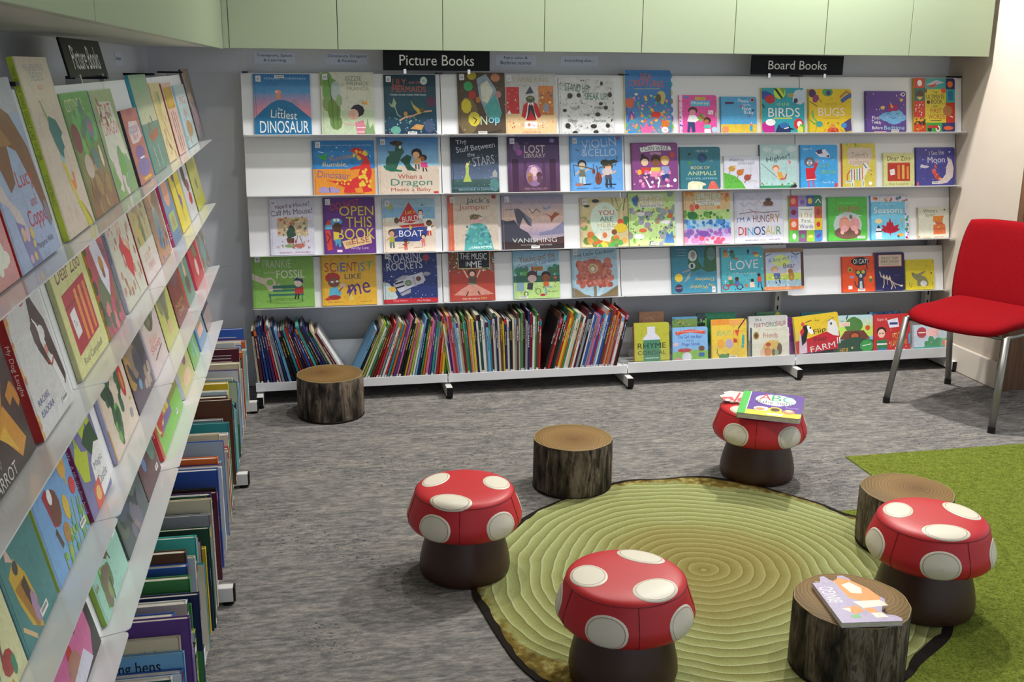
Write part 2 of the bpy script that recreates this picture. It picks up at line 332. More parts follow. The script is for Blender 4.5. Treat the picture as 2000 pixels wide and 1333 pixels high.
# ------------------------------------------------------------------ book tables
# unit | row | x | width | height | thickness | kind | spine | base | label | art
FACE_OUT = r'''
b|1|0.0550|0.2506|0.2730|9|p|38b|48b|blue picture book lettered DINOSAUR over a rounded blue hill|g 0 0 1 .3 37b 59c 5;g 0 .3 1 .6 69c e9a 6;r 0 .6 1 1 e9a;p 27a 0 .72 .15 .58 .3 .47 .42 .42 .54 .42 .68 .47 .82 .58 1 .72 1 1 0 1;e .43 .29 .06 .035 e98;e .44 .36 .05 .055 d97;e .4 .29 .02 .02 fcb;t The .45 .575 .05 .09 fff;t Littlest .52 .66 .13 .46 fff -5;t DINOSAUR .52 .86 .2 .86 fff;t ICHAEL_FOREMAN .56 .07 .035 .72 bde;l P;c .46 .04
b|1|0.3515|0.2404|0.2841|9|p|bb9|ddc|pale picture book with a lumpy green cactus and a crowned child|r 0 .6 1 1 cdb;e .1 .12 .13 .14 8a6;e .2 .3 .17 .2 7a5;e .12 .5 .1 .13 8a6;e .24 .6 .12 .2 794;e .27 .8 .12 .12 795;s 564 .012 .14 .05 .2 .4 .22 .88;s 564 .01 .28 .2 .3 .5 .3 .88;e .28 .3 .09 .16 bcc;e .34 .45 .06 .1 9b8;t OZZIE .62 .1 .07 .3 887;t PRINCE .7 .18 .06 .42 998;t PRANCE .7 .26 .06 .42 a98;e .68 .61 .13 .1 223;e .6 .67 .1 .09 eba;p ea4 .76 .5 .78 .44 .82 .48 .86 .44 .87 .52;p d89 .62 .8 .78 .76 .88 1 .66 1;s fde .02 .66 .88 .84 .88;s fde .02 .66 .95 .86 .95;s dba .03 .6 .84 .42 .82;p 8a7 .8 .95 .86 .74 .9 .9 .96 .82 1 1 .8 1;l N
b|1|0.6384|0.2389|0.2745|9|p|124|245|dark teal picture book of swimming mermaids with red lettering|g 0 0 1 .5 134 256 4;g 0 .5 1 1 256 135 4;t LILY .3 .13 .12 .26 c53;t AND_THE .6 .13 .04 .24 c76;t MERMAIDS .48 .24 .1 .66 b54;t THERE_ONCE_WERE_MERMAIDS .46 .335 .028 .7 dee;e .77 .1 .07 .07 cdd;t * .77 .1 .05 .05 378;p ab9 .08 .46 .14 .5 .18 .38 .23 .48 .19 .55 .12 .53;s 9ba .02 .2 .54 .24 .66 .3 .7;s da8 .03 .28 .76 .4 .7 .55 .68 .7 .62 .9 .6;p cb5 .5 .42 .56 .5 .68 .58 .74 .62 .66 .66 .56 .56;e .72 .59 .05 .04 753;e .4 .65 .04 .04 c95;e .9 .45 .09 .09 635;d 0 .7 1 1 60 .014 9cb,6a9,c86,478;e .2 .92 .1 .07 6a9;p c95 .48 .9 .6 .82 .75 .84 .7 .92;e .85 .85 .1 .12 457;l B;c .52 .97
b|1|0.9806|0.2235|0.2862|9|p|433|543|brown picture book lettered Nop with glowing balloons|r 0 0 1 1 543;e .2 .7 .22 .3 764;p 9ab .4 .1 .6 .02 .8 .25 .9 .6 .85 .8 .6 .7 .45 .4;p ddc .48 .2 .62 .12 .75 .28 .62 .5 .5 .45;p 5aa .55 .55 .78 .35 .92 .65 .85 .8 .62 .72;e .3 .05 .1 .07 ba3;e .22 .22 .1 .08 4a6;e .3 .36 .08 .07 b33;e .8 .08 .1 .07 c86;e .42 .44 .05 .05 b73;e .85 .35 .07 .06 b88;e .17 .54 .11 .12 dc3;e .33 .75 .13 .12 dc4;s 431 .02 .3 .72 .38 .76 .33 .82;t N .53 .77 .14 .14 dec;t op .75 .79 .13 .24 8df;d 0 .1 1 1 24 .008 dcb,ba8;s 332 .03 .6 .98 .9 .93;c .5 .97;l M
b|1|1.2018|0.2475|0.2832|8|p|bb9|ccc|grey and peach picture book with a red-cloaked king between banners|r 0 .66 1 1 ec9;r .02 .22 .28 .66 c33;r .66 .2 .95 .68 c73;r .68 .2 .93 .3 d84;d .04 .25 .27 .62 18 .012 e76,822,fff;d .68 .3 .93 .66 16 .02 eb6,668,fd8;p fff .04 .66 .08 .6 .12 .66;e .8 .56 .06 .08 99a;t I_WERE_KING .52 .1 .08 .68 ba8;p c22 .32 .7 .36 .52 .44 .46 .5 .52 .57 .46 .64 .52 .7 .7 .58 .77 .42 .77;s fff .025 .46 .48 .44 .62 .4 .74;s fff .025 .54 .48 .56 .62 .62 .74;p 223 .46 .52 .55 .52 .6 .77 .5 .6 .42 .77;e .5 .42 .09 .06 554;p 445 .4 .34 .5 .2 .57 .32;t * .5 .4 .04 .1 ac6;d .05 .72 .95 .9 26 .014 b53,fff,e86,744;r .38 .79 .62 .9 fff;e .46 .84 .03 .03 d97;t Tom .55 .85 .04 .1 a4a;t GREGOR_X_ .5 .965 .035 .36 d86;l O
b|1|1.4642|0.2706|0.2660|7|p|ddd|ddd|white picture book crowded with line-drawn faces and green capitals|d 0 0 1 1 130 .03 ccc,bbb,e8e8e4,ccc;d 0 0 1 1 60 .012 333,555,888;e .2 .32 .05 .05 222;e .36 .31 .04 .04 222;e .93 .3 .04 .05 222;e .78 .1 .03 .04 333;e .76 .46 .04 .03 222;e .1 .58 .04 .03 222;e .85 .53 .04 .04 222;e .7 .65 .05 .04 222;e .15 .85 .05 .05 222;e .62 .86 .06 .04 222;e .88 .85 .04 .04 222;e .28 .98 .05 .04 222;e .66 .96 .05 .03 222;t STAND_UP! .33 .18 .14 .44 164 -6;t SPEAK_UP! .68 .33 .12 .42 276;t A_STORY .3 .54 .05 .16 575;t INTERNET .73 .53 .04 .18 575;t Climate .24 .76 .05 .17 465;t Revolution .74 .76 .05 .22 465;t of_the .5 .65 .04 .1 575
b|1|1.7894|0.2327|0.3030|14|b|ed9|47b|tall blue sea creatures board book with coral and tabbed edge|g 0 0 1 .5 48c 37b 4;g 0 .5 1 1 37b 69b 4;t SEA .46 .1 .1 .26 d64;t CREATURES .47 .21 .1 .74 d64 -2;s cc6 .01 .2 .295 .75 .29;d 0 .4 1 1 110 .028 e64,e94,668,4a9,f8a,ec4,b5a,6b6;e .1 .52 .1 .08 d64;e .78 .42 .1 .1 cb7;e .72 .44 .06 .07 553;e .66 .7 .11 .05 d32;s d42 .015 .55 .74 .6 .8 .72 .74 .8 .82 .86 .75;p f6a .35 1 .3 .84 .38 .92 .45 .82 .5 .9 .58 .84 .55 1;s 54b .03 .05 .8 .12 .65 .2 .75;s 54b .03 .04 .7 .02 .6;e .86 .85 .09 .06 d72;e .85 .94 .08 .05 fee;t 100 .85 .94 .03 .07 d66;r .04 .96 .22 1 39d;e .24 .38 .04 .02 fdc;y
b|1|2.0633|0.1926|0.1849|12|b|e8a|e5a|pink board book of a grown-up handing flowers to a child|r 0 0 .08 1 fce;d 0 0 .08 1 20 .02 c33,3a6,36c;r .42 .05 .7 .12 dc4;t ALL_ABOUT .56 .085 .04 .24 a73;r .3 .14 .82 .29 6bd;t Mummy .56 .215 .1 .46 fff;e .36 .4 .13 .1 532;e .35 .45 .09 .08 e9a;p fff .2 .68 .26 .52 .42 .52 .52 .64 .4 .72;p 347 .22 .7 .4 .7 .42 .96 .34 .98 .3 .8 .26 .98 .2 .96;b .58 .56 .09 .13 384,7b4,c54 10;e .74 .66 .1 .09 521;e .72 .69 .07 .06 b74;p 6cb .66 .77 .82 .77 .84 .86 .64 .86;p fff .66 .88 .82 .88 .84 .99 .66 .99;r .76 .4 .9 .5 fff;t Fa .83 .45 .07 .1 d66;e .93 .9 .08 .08 bde;s bd8 .02 .97 .45 .97 .55;r .12 .03 .25 .07 39d
b|1|2.2772|0.1877|0.1780|12|b|48b|5ad|small blue board book with sandy beach and white New Baby lettering|r 0 .75 1 1 ec4;t Peppa .63 .12 .11 .3 fff -4;t and_the .72 .22 .05 .22 fff;t New .72 .32 .11 .26 fff;t Baby .78 .44 .11 .28 fff;e .88 .09 .05 .05 f84;e .88 .09 .035 .035 225;p d36 .52 .22 .6 .25 .55 .3;p 236 .86 .36 .94 .34 .9 .42;p d24 .78 .52 .82 .52 .8 .58;r .12 .14 .36 .2 535;r .8 .78 .88 .94 4ad;r .81 .74 .87 .79 e76;r .83 .7 .85 .74 eec;e .12 .9 .1 .1 e96;d .02 .76 1 1 20 .01 fd6,da3
b|1|2.4913|0.2264|0.2208|14|b|ec7|3ab|turquoise board book lettered BIRDS with parrot heads|e .12 .18 .2 .1 35a -20;e .2 .25 .12 .1 c33;p c33 .06 .22 .28 .18 .3 .3 .12 .33;s 234 .03 .02 .36 .06 .44;e .42 .1 .14 .15 ce4 20;p 222 .28 0 .36 .02 .5 .22 .46 .24;p 8a4 .42 0 .55 0 .52 .16;e .88 .2 .16 .17 dde;p cde .72 .3 .8 .12 1 .02 1 .3;e .8 .28 .05 .06 445;e .68 .16 .08 .05 ba5;t O_U_R .5 .36 .06 .28 df6;t BIRDS .52 .54 .2 .74 fff;s cd6 .03 .28 .67 .7 .67;e .14 .86 .16 .13 c29;e .2 .76 .12 .08 fff;p c29 .04 1 .05 .85 .3 .85 .3 1;p 236 .3 1 .38 .82 .5 .76 .62 .8 .68 .92 .66 1;e .52 .83 .11 .07 37b;p 124 .6 .86 .78 .92 .62 .93;s fff .02 .52 .9 .62 .88;e .86 .8 .12 .13 d33;e .88 .8 .06 .07 fff;p 6b3 .9 .8 1 .82 1 1 .84 1;e .9 .93 .07 .09 ee6
b|1|2.7424|0.2307|0.2169|14|b|cb2|ec2|yellow board book lettered BUGS with beetles and caterpillars|e .08 .1 .09 .1 536 40;e .16 .22 .07 .1 947 -30;s 425 .014 .02 .28 .14 .36 .2 .4;s 425 .014 .2 .2 .3 .3;e .44 .07 .13 .1 6a5;e .46 .09 .06 .06 449;s b84 .05 .74 .18 .88 .06 .96 .1;s 56a .09 .78 .27 .9 .18 1 .14;t O_U_R .53 .34 .055 .26 a83;t BUGS .53 .52 .18 .62 fee;s da4 .02 .34 .67 .72 .67;s 7b6 .04 .08 .5 .1 .66 .22 .78;e .24 .8 .08 .07 4aa;s 7a5 .03 .02 .7 .1 .78 .2 .8;s 995 .012 .14 1 .18 .84;e .56 .96 .14 .1 e64;e .56 .84 .05 .05 e95;s a53 .02 .46 .76 .42 .8;s a53 .02 .66 .76 .7 .8;s d74 .015 .38 .92 .34 .98;s d74 .015 .74 .92 .8 .98;d .44 .9 .68 1 8 .02 a32;p 548 .76 .8 .98 .66 1 .95 .86 .98;e .82 .83 .07 .06 49d
b|1|3.0523|0.2246|0.2081|13|b|437|649|purple bedtime board book with a smiling pale blue cloud|d 0 0 1 .8 26 .014 98c,eb8,fff,a9d;e .55 .62 .2 .11 7be;e .75 .58 .18 .13 7be;e .7 .68 .2 .12 7be;e .88 .64 .12 .09 7be;s 457 .012 .52 .56 .56 .53 .6 .56;s 457 .012 .74 .56 .78 .53 .82 .56;s 457 .012 .62 .64 .68 .66 .74 .64;e .52 .63 .03 .02 eab;e .85 .63 .03 .02 eab;e .92 .08 .05 .05 fff;e .92 .08 .03 .03 225;r .55 .32 .78 .48 a26;p ec5 .6 .26 .68 .4 .62 .4;p ec6 .84 .2 .88 .17 .93 .2 .9 .25 .85 .25;p ec6 .36 .38 .42 .35 .48 .38 .45 .44 .38 .44;t Find .25 .64 .09 .2 fff 4;t Teddy .26 .76 .1 .24 fff -4;t Before .28 .88 .08 .26 fff;t Bedtime .7 .88 .1 .5 ade;s fcb .02 .2 .98 .5 .98;c .72 .97
b|1|3.3183|0.2317|0.2729|16|b|ca3|dc3|multicoloured chequered first words board book at the right shelf end|r 0 0 .27 .18 d43;r .27 0 .78 .2 4aa;r .78 0 1 .2 336;r 0 .18 .27 .42 376;r .78 .2 1 .45 3aa;r 0 .42 .27 .72 d33;r .78 .45 1 .84 c32;r 0 .72 .27 .84 ea3;r 0 .84 .3 1 d42;r .3 .82 .68 1 3a4;r .68 .82 1 1 337;r .27 .2 .78 .82 dc3;e .14 .09 .06 .06 fff;p ccd .3 .12 .55 .03 .74 .08 .5 .13;p d43 .32 .15 .55 .09 .5 .17;e .88 .11 .07 .06 e73;e .14 .3 .1 .08 532;p ec7 .06 .34 .22 .34 .14 .41;p 27a .83 .24 .95 .24 .95 .4 .83 .4;e .82 .6 .12 .1 b74;s fff .02 .88 .7 .95 .72;d .02 .44 .26 .7 12 .02 fff,eb5;d .02 .72 .27 .86 18 .025 321;t THE .52 .26 .04 .1 432;t ULTIMATE .52 .34 .08 .44 433;t BOOK .56 .43 .08 .28 433;e .35 .44 .045 .035 422;t OF .52 .52 .04 .1 432;t FIRST .54 .6 .08 .28 c43;t WORDS .55 .71 .09 .4 c53;s 543 .012 .4 .78 .66 .78;e .38 .94 .05 .05 222;e .58 .93 .06 .06 eee;e .58 .93 .03 .03 a33;r .34 .87 .58 .92 c33;e .84 .92 .12 .04 e63;d .04 .85 .26 .99 8 .02 e83,fc4;e .28 .23 .04 .04 654;e .72 .23 .06 .05 e54
b|2|0.3037|0.2832|0.2488|9|p|38b|38c|blue and orange picture book with a spotted red dinosaur|r 0 .52 1 1 e93;t Stomping_to_the_noise_of_Rumble,_Rumble,_Little_Dino .55 .085 .03 .8 cdf;s fff .01 .1 .2 .18 .22;d .3 .12 1 .3 12 .01 fb8,fff;p 4a4 .06 .26 .16 .28 .24 .22 .22 .36 .14 .34;t Rumble, .47 .31 .1 .4 b86 8;t Rumble, .36 .44 .1 .4 ec8;t Dinosaur .33 .63 .13 .52 869 -4;p d33 .6 .19 .68 .13 .78 .14 .86 .26 .92 .4 .95 .6 .9 .8 .95 .94 .8 .96 .78 .86 .66 .88 .68 .96 .48 .96 .5 .86 .42 .82 .3 .76 .2 .73 .36 .74 .56 .75 .72 .66 .76 .52 .6 .54 .6 .5 .76 .46 .82 .36 .7 .24;d .62 .16 .88 .4 12 .028 ec4;d .3 .72 .6 .8 8 .02 ec4;d .75 .5 .92 .85 18 .028 ec4;e .9 .3 .015 .015 222;p a9c .08 .96 .08 .88 .16 .84 .24 .87 .3 .85 .42 .9 .42 .96;s 536 .012 .25 .87 .26 .95;t SIMON_MURRAY .66 .975 .025 .32 842;l C
b|2|0.6016|0.2852|0.2620|9|p|9ab|dcb|sand and sky picture book with a green dragon greeting two children|g 0 0 1 .5 48c 9ce 4;r 0 .5 1 1 dcb;p 365 .12 .56 .14 .36 .2 .3 .16 .24 .28 .24 .3 .14 .4 .16 .44 .26 .4 .3 .36 .4 .3 .56 .4 .58 .36 .6 .2 .6;e .32 .1 .1 .05 543;s 322 .04 .22 .1 .3 .08;p 254 .36 .4 .48 .3 .56 .34 .52 .46 .56 .52 .64 .6 .48 .58 .42 .46;s 175 .03 .1 .5 .14 .56 .28 .58 .38 .59;e .37 .17 .02 .03 fff;e .64 .28 .09 .09 211;e .63 .31 .06 .06 eb8;e .74 .36 .07 .06 311;e .72 .38 .05 .05 a63;p eb7 .6 .37 .7 .37 .72 .48 .58 .48;p d48 .7 .44 .8 .44 .82 .53 .7 .53;s 222 .02 .62 .48 .62 .56;s 222 .02 .67 .48 .67 .56;s 322 .02 .74 .54 .74 .6;s 322 .02 .78 .54 .8 .6;t When_a .52 .69 .085 .4 b54;t Dragon .54 .81 .15 .68 487;t Meets_a_Baby .53 .93 .08 .66 b54;r .9 .96 .98 1 c33;l H
b|2|0.9454|0.2285|0.2620|8|p|124|235|navy starry picture book with a figure in a lime dress|g 0 0 1 .35 112 234 4;g 0 .35 1 .75 234 679 5;g 0 .75 1 1 466 244 3;t The .22 .08 .08 .22 dde 8;t Stuff_Between .52 .18 .1 .82 dde 8;t the .42 .31 .07 .16 ccd 4;t STARS .68 .42 .16 .46 bbc 8;p bc6 .3 .5 .35 .46 .37 .55 .36 .66 .42 .8 .24 .8 .3 .66;s ce8 .02 .36 .5 .39 .43;e .34 .48 .03 .03 ed9;p aaa .86 .64 .92 .58 .96 .64 .96 .72 .86 .72;e .9 .86 .1 .12 588;d .05 .1 1 .9 40 .006 fff,cde;r 0 .9 1 .92 578;t BROOKE_H_DAVIS .5 .94 .03 .7 abc
b|2|1.2186|0.2538|0.2620|8|p|324|436|dark plum picture book lettered LOST LIBRARY with two small heads|g 0 0 1 .5 325 647 5;g 0 .5 1 1 647 534 5;r .08 .4 .2 1 424;r .3 .45 .36 .95 535;r .66 .45 .72 .95 535;r .8 .4 .92 1 424;e .5 .7 .16 .2 97a;e .5 .66 .11 .14 c9b;e .5 .63 .07 .09 ecd;e .17 .18 .07 .09 869;e .22 .28 .06 .06 a5a;e .86 .07 .05 .04 98b;t THE .36 .12 .035 .09 98a;t LOST .52 .22 .14 .4 dcc;t LIBRARY .52 .34 .075 .42 dcc;e .42 .7 .06 .055 b86;e .42 .77 .05 .07 965;e .6 .69 .06 .055 534;e .6 .77 .05 .07 645;s fde .01 .4 .53 .48 .52;t TESS_McCALLUM .52 .94 .035 .44 b8a;l M
b|2|1.5258|0.2625|0.2620|8|p|58b|6ae|sky blue picture book with two children playing stringed instruments|t ViOLiN .55 .12 .16 .66 cdf 6;t &CELLO .55 .29 .14 .66 cdf;k .22 .42 .46 cba 223 776 cdd;k .72 .46 .48 eb9 332 556 345;e .66 .48 .09 .06 332;p 332 .6 .46 .84 .42 .92 .46 .8 .5;e .7 .64 .1 .07 dcc;s 653 .02 .08 .52 .3 .56 .44 .6;e .44 .64 .03 .05 843;s 532 .012 .43 .5 .45 .66;e .53 .78 .07 .11 843;e .53 .7 .05 .05 943;s 432 .014 .5 .54 .53 .8;s 653 .02 .54 .58 .66 .54 .84 .52;s 223 .01 .9 .36 .86 .54;s 223 .01 .06 .5 .07 .72;e .16 .88 .08 .03 b76;s 223 .02 .24 .88 .38 .87;s 223 .02 .66 .88 .86 .88;s 344 .012 .1 .23 .16 .26;t CATHRYN_X .22 .95 .03 .22 346;t JAMES_T .5 .95 .03 .16 346;t ALEX .76 .95 .03 .16 346;e .92 .03 .04 .02 c44;l O
b|2|1.8334|0.2368|0.2303|12|b|734|848|magenta board book of three children lettered I CAN WEAR|p eee .18 .1 .5 .04 .84 .08 .86 .16 .5 .17 .2 .2;t I_CAN_WEAR .52 .12 .09 .58 435;t ANYTHING! .52 .225 .05 .24 fde;e .88 .26 .05 .06 d43;e .28 .37 .1 .09 211;e .24 .27 .04 .04 211;e .28 .41 .08 .08 eca;e .52 .36 .11 .11 421;e .52 .42 .09 .08 853;e .72 .36 .1 .09 da4;e .72 .41 .08 .07 ec9;p d43 .2 .52 .38 .52 .42 .66 .2 .66;p ed5 .42 .52 .62 .52 .62 .62 .4 .62;p 9ad .64 .5 .8 .5 .84 .66 .64 .66;e .5 .66 .18 .06 f9b;p 447 .24 .66 .4 .66 .36 .76 .24 .76;p 348 .64 .66 .8 .66 .8 .8 .66 .8;s fff .03 .3 .78 .38 .94 .48 .92;s fff .03 .6 .78 .56 .94;e .16 .62 .05 .06 fb4;d .05 .6 .95 .95 30 .03 fac,fff,d7b;t XLS_FOR_ALL .74 .92 .04 .3 fde
b|2|2.0801|0.2115|0.2088|13|b|256|378|teal board book of animals with a white bear and a red ape|e .55 .26 .12 .11 246;e .52 .24 .07 .05 358;e .58 .29 .05 .05 358;t HERE_WE_ARE .55 .1 .05 .3 bcc;t BOOK_OF .5 .49 .07 .46 dc9;t ANIMALS .54 .62 .1 .7 cda;t OLIVER_JEFFERS .53 .75 .05 .76 ade;p eec .18 .96 .2 .84 .3 .8 .5 .82 .62 .86 .64 .9 .55 .92 .54 1 .2 1;s ddb .05 .24 .9 .24 1;s ddb .05 .46 .9 .46 1;p d65 .68 1 .72 .88 .78 .8 .86 .82 .92 .92 .96 1;e .8 .85 .05 .05 e76;e .24 .17 .05 .03 243 20;e .24 .38 .05 .04 484;e .78 .33 .04 .03 689
b|2|2.3117|0.1935|0.1623|9|b|bcb|dde|little white board book with three brown hens on a green hillside|p 6b4 0 1 0 .5 .3 .6 .5 .8 .6 1;t WHERE'S_the .35 .12 .09 .4 678;t GREEN_SHEEP .62 .22 .08 .46 678;e .22 .38 .1 .09 c94;e .44 .5 .1 .1 c73;e .64 .66 .1 .1 a54;s 875 .02 .16 .46 .14 .54;s 865 .02 .4 .58 .36 .66;s 754 .02 .6 .74 .56 .82;e .28 .32 .04 .04 db6;e .52 .43 .04 .04 c84;e .72 .6 .04 .04 b65;d .05 .6 .4 1 10 .015 496,583;t ANNA_L .8 .76 .05 .2 bba
b|2|2.5021|0.1989|0.2165|11|b|223|bdd|pale blue board book lettered Higher! with a child on a swing|e .2 .1 .12 .06 dee;e .48 .16 .13 .06 dee;e .86 .1 .14 .07 dee;t Higher! .5 .32 .15 .64 335 10;s 334 .01 .03 .42 .48 .76;e .43 .54 .1 .08 d85;e .43 .57 .075 .06 fcb;p ea4 .46 .63 .58 .62 .64 .76 .52 .8;s fcb .03 .44 .66 .48 .76;s d54 .035 .56 .8 .68 .78 .72 .68;s eca .02 .58 .68 .7 .66;e .8 .4 .05 .04 eab;s c56 .015 .78 .38 .84 .4 .8 .45;r 0 .94 1 1 396;d 0 .88 1 .94 14 .025 4a5,3a6,b85;p 223 .78 1 .95 .9 1 .94 1 1
b|2|2.7204|0.2049|0.2151|11|b|38b|4ae|bright blue board book with a woolly grey figure in a red coat|t Super_N .2 .1 .07 .24 cef;p eef .4 .18 .66 .1 .78 .22 .8 .3 .52 .28;p 547 .42 .14 .58 .1 .6 .2 .48 .22;p 433 .68 .26 .78 .24 .78 .3;e .25 .4 .15 .12 667;e .25 .42 .08 .08 99a;e .2 .42 .02 .02 fff;e .3 .42 .02 .02 fff;p d23 .14 .54 .36 .54 .42 .82 .16 .84;s d23 .08 .36 .6 .44 .42;e .46 .38 .05 .05 99a;s fff .02 .16 .82 .42 .8;s d58 .04 .22 .84 .22 1;s d58 .04 .34 .84 .36 .98;t POTTY .66 .5 .1 .3 7b5 6;t SUPERSTAR .72 .64 .09 .42 8c5;t Fiona_B .74 .88 .04 .3 cef;d .4 .3 1 1 18 .012 bdf;r .92 .9 1 1 d45
b|2|2.9504|0.1854|0.2214|12|b|b53|dc5|yellow board book with a rainbow-striped zebra|p dcb .14 .2 .24 .08 .4 .12 .52 .08 .7 .12 .86 .1 .9 .3 .8 .5 .6 .48 .4 .54 .2 .46;t Zebra's .52 .26 .13 .52 a98;t colours .52 .42 .12 .58 b98;p eed .22 .6 .6 .56 .66 .44 .78 .5 .84 .6 .74 .66 .66 .78 .66 1 .58 1 .56 .84 .36 .84 .34 1 .26 1;s 46b .03 .28 .6 .28 .84;s c43 .03 .36 .6 .36 .84;s 4a5 .03 .44 .59 .44 .84;s 749 .03 .52 .58 .52 .84;s d73 .03 .6 .56 .6 .82;s 46b .03 .64 .48 .72 .56;s d43 .03 .24 .62 .16 .7 .14 .84;s 557 .02 .3 .88 .3 .98;s 557 .02 .62 .88 .62 .98;s d43 .015 .78 .6 .9 .64;e .86 .72 .02 .02 b63;e .84 .92 .05 .04 fff;d .1 .02 .9 .1 8 .03 8a4,cb4;c .2 .88
b|2|3.1804|0.1770|0.1708|9|b|cc9|dd9|cream board book with a red crate lettered Dear Zoo on back display|t Dear_Zoo .5 .16 .14 .74 543;r .14 .29 .86 .84 b32;r .15 .3 .85 .33 c43;r .46 .36 .53 .78 e94;r .6 .36 .68 .78 eb5;r .75 .4 .82 .78 e94;s 832 .015 .5 .36 .5 .78;p eee .21 .5 .36 .47 .38 .64 .23 .67;t To .29 .57 .05 .08 777;t Rod_Campbell .5 .93 .08 .6 886
b|2|3.3650|0.2237|0.1979|11|b|337|449|indigo board book with a crescent moon and a tiny red bird|t I_See_the .53 .14 .11 .38 ccd 4;t Moon .52 .32 .16 .44 dde 2;p dcc .8 .24 .92 .34 .97 .55 .94 .78 .8 .92 .62 .96 .5 .9 .66 .84 .76 .7 .78 .5 .82 .4;e .46 .62 .06 .07 d55;p d54 .46 .5 .5 .42 .54 .56;p c43 .44 .68 .56 .66 .64 .84 .5 .84;e .62 .82 .05 .03 ea6;e .22 .5 .12 .035 ccd;e .16 .48 .05 .04 ccd;d .04 .06 .96 .9 20 .012 dde,aac;e .86 .12 .025 .025 ccd;p d55 .02 .92 .06 .88 .08 1 .02 1;c .5 .92
b|3|0.0981|0.2002|0.2620|9|p|ccd|dde|white picture book lettered Need a House with an artist sketch|t Need_a_House? .52 .12 .08 .78 645 6;t Call_Ms_Mouse! .5 .24 .1 .94 645 4;r .16 .34 .86 .66 cb9;d .16 .33 .86 .66 60 .03 db8,b84,dc9,678,c64,eda;e .48 .52 .06 .05 543;p 354 .36 .6 .44 .5 .56 .52 .58 .66 .4 .72;p 643 .36 .7 .54 .7 .52 .8 .38 .78;s b86 .02 .54 .6 .7 .5;s 987 .02 .62 .66 .56 .84;s 987 .02 .66 .66 .74 .84;e .45 .84 .14 .03 8a6;e .66 .84 .12 .04 c76;d .15 .74 .9 .9 24 .02 b76,c44,9a8,da9;t GEORGE_MENDOZA .34 .955 .03 .3 b68;t DORIS_SUSAN_SMITH .72 .955 .03 .34 b68;l M
b|3|0.3430|0.2400|0.2620|10|p|427|638|purple picture book lettered OPEN THIS BOOK in yellow capitals|t DO_NOT .42 .13 .13 .56 c44 10;t OPEN .64 .24 .17 .66 dc4;t THIS .68 .44 .19 .5 dc4;t BOOK .62 .65 .19 .72 dc4;e .24 .43 .12 .07 5ad;e .21 .4 .03 .03 fff;e .28 .4 .03 .03 fff;e .26 .53 .09 .09 532;p d43 .04 .48 .1 .38 .16 .48;p d43 .02 .58 .12 .58 .16 .92 .06 .94;r .02 .48 .16 .56 7bd;s 822 .025 .06 .64 .12 .7 .06 .8;p ec4 .18 .6 .28 .62 .26 .76 .18 .76;p 5ac .2 .74 .32 .74 .32 .88 .28 .88 .26 .8 .22 .88;p ec9 .34 .78 .9 .68 .92 .82 .4 .92;t OR .47 .82 .06 .12 a43 8;t ELSE .7 .77 .1 .34 a43 8;t Andy_Lee .68 .91 .06 .34 dbe;r .24 .93 .34 .97 fde;l L
b|3|0.6189|0.2479|0.2503|8|p|bcd|dcc|pale picture book of children building a red and blue boat|r 0 .13 1 .4 8bd;r 0 0 1 .15 acd;e .2 .42 .3 .08 eed;e .85 .45 .25 .08 eed;r 0 .42 1 1 edc;p c33 .28 .42 .5 .06 .72 .38 .54 .46;t Let's .52 .24 .08 .18 ec5 6;t BUILD .52 .37 .1 .3 fff 6;p c33 .3 .5 .78 .46 .8 .52 .36 .54;p 349 .18 .56 .86 .52 .84 .68 .74 .8 .2 .8;t BOAT .53 .65 .12 .46 fff;r .5 .5 .54 .58 dc6;k .16 .56 .36 da8 532 bb3 676;k .72 .2 .26 fca 543 eee bcd;k .88 .4 .3 853 322 fff d43;k .76 .66 .24 fca 322 e77 e77;k .42 .74 .22 532 211 c43 c43;e .26 .4 .05 .06 655;e .14 .14 .05 .06 bb5;e .76 .12 .02 .01 346;s c87 .01 .28 .92 .44 .91;s c87 .01 .58 .92 .76 .91;l G
b|3|0.9312|0.2414|0.2620|9|p|d64|dcb|beige picture book with a child in a big turquoise jumper|r 0 0 .1 1 d64;t Jack's .6 .1 .13 .48 467;t Jumper .52 .22 .12 .62 b65;p 5aa .3 1 .32 .8 .4 .6 .46 .52 .6 .5 .74 .54 .82 .7 .9 1;d .34 .54 .84 .98 60 .025 7cc,489,6bb,8cc;e .57 .45 .13 .06 ebb;e .52 .39 .1 .05 875;s 654 .02 .44 .44 .5 .36 .6 .36 .68 .4;e .66 .42 .03 .03 ddc;s cee .01 .52 .95 .82 .93;t SARA_ACTON .66 .95 .05 .4 eff;r .88 .0 .96 .06 a33;l S
b|3|1.1902|0.3081|0.2604|8|p|545|bab|sunset picture book lettered VANISHING with paper birds over a peak|g 0 0 1 .4 99b dba 5;g 0 .4 1 .75 ecb a9b 5;p 445 0 1 0 .45 .08 .48 .2 .46 .3 .62 .42 .7 .5 .85 .6 1;r 0 .86 1 1 322;p 556 .2 .27 .28 .25 .38 .36 .48 .44 .48 .58 .42 .56 .34 .42 .28 .6 .24 .5;p 889 .36 .36 .48 .44 .48 .58;s 766 .01 .06 .27 .26 .25;e .48 .3 .05 .03 dcb;s 644 .012 .44 .26 .5 .34 .56 .26 .62 .32;p 89b .66 .2 .72 .26 .8 .18 .78 .26 .68 .28;p a53 .7 .34 .8 .4 .86 .32 .94 .36 .84 .44 .8 .52 .78 .42;p 88a .6 .7 .8 .66 1 .5 1 .72 .6 .76;p 533 .56 .84 1 .78 1 .9 .58 .92;t VANISHING .52 .84 .08 .72 ddd;t ELLIE_JACKSON .42 .93 .025 .24 bbb;t MIKE_SUMNER .7 .93 .025 .2 bbb;c .53 .97;l L
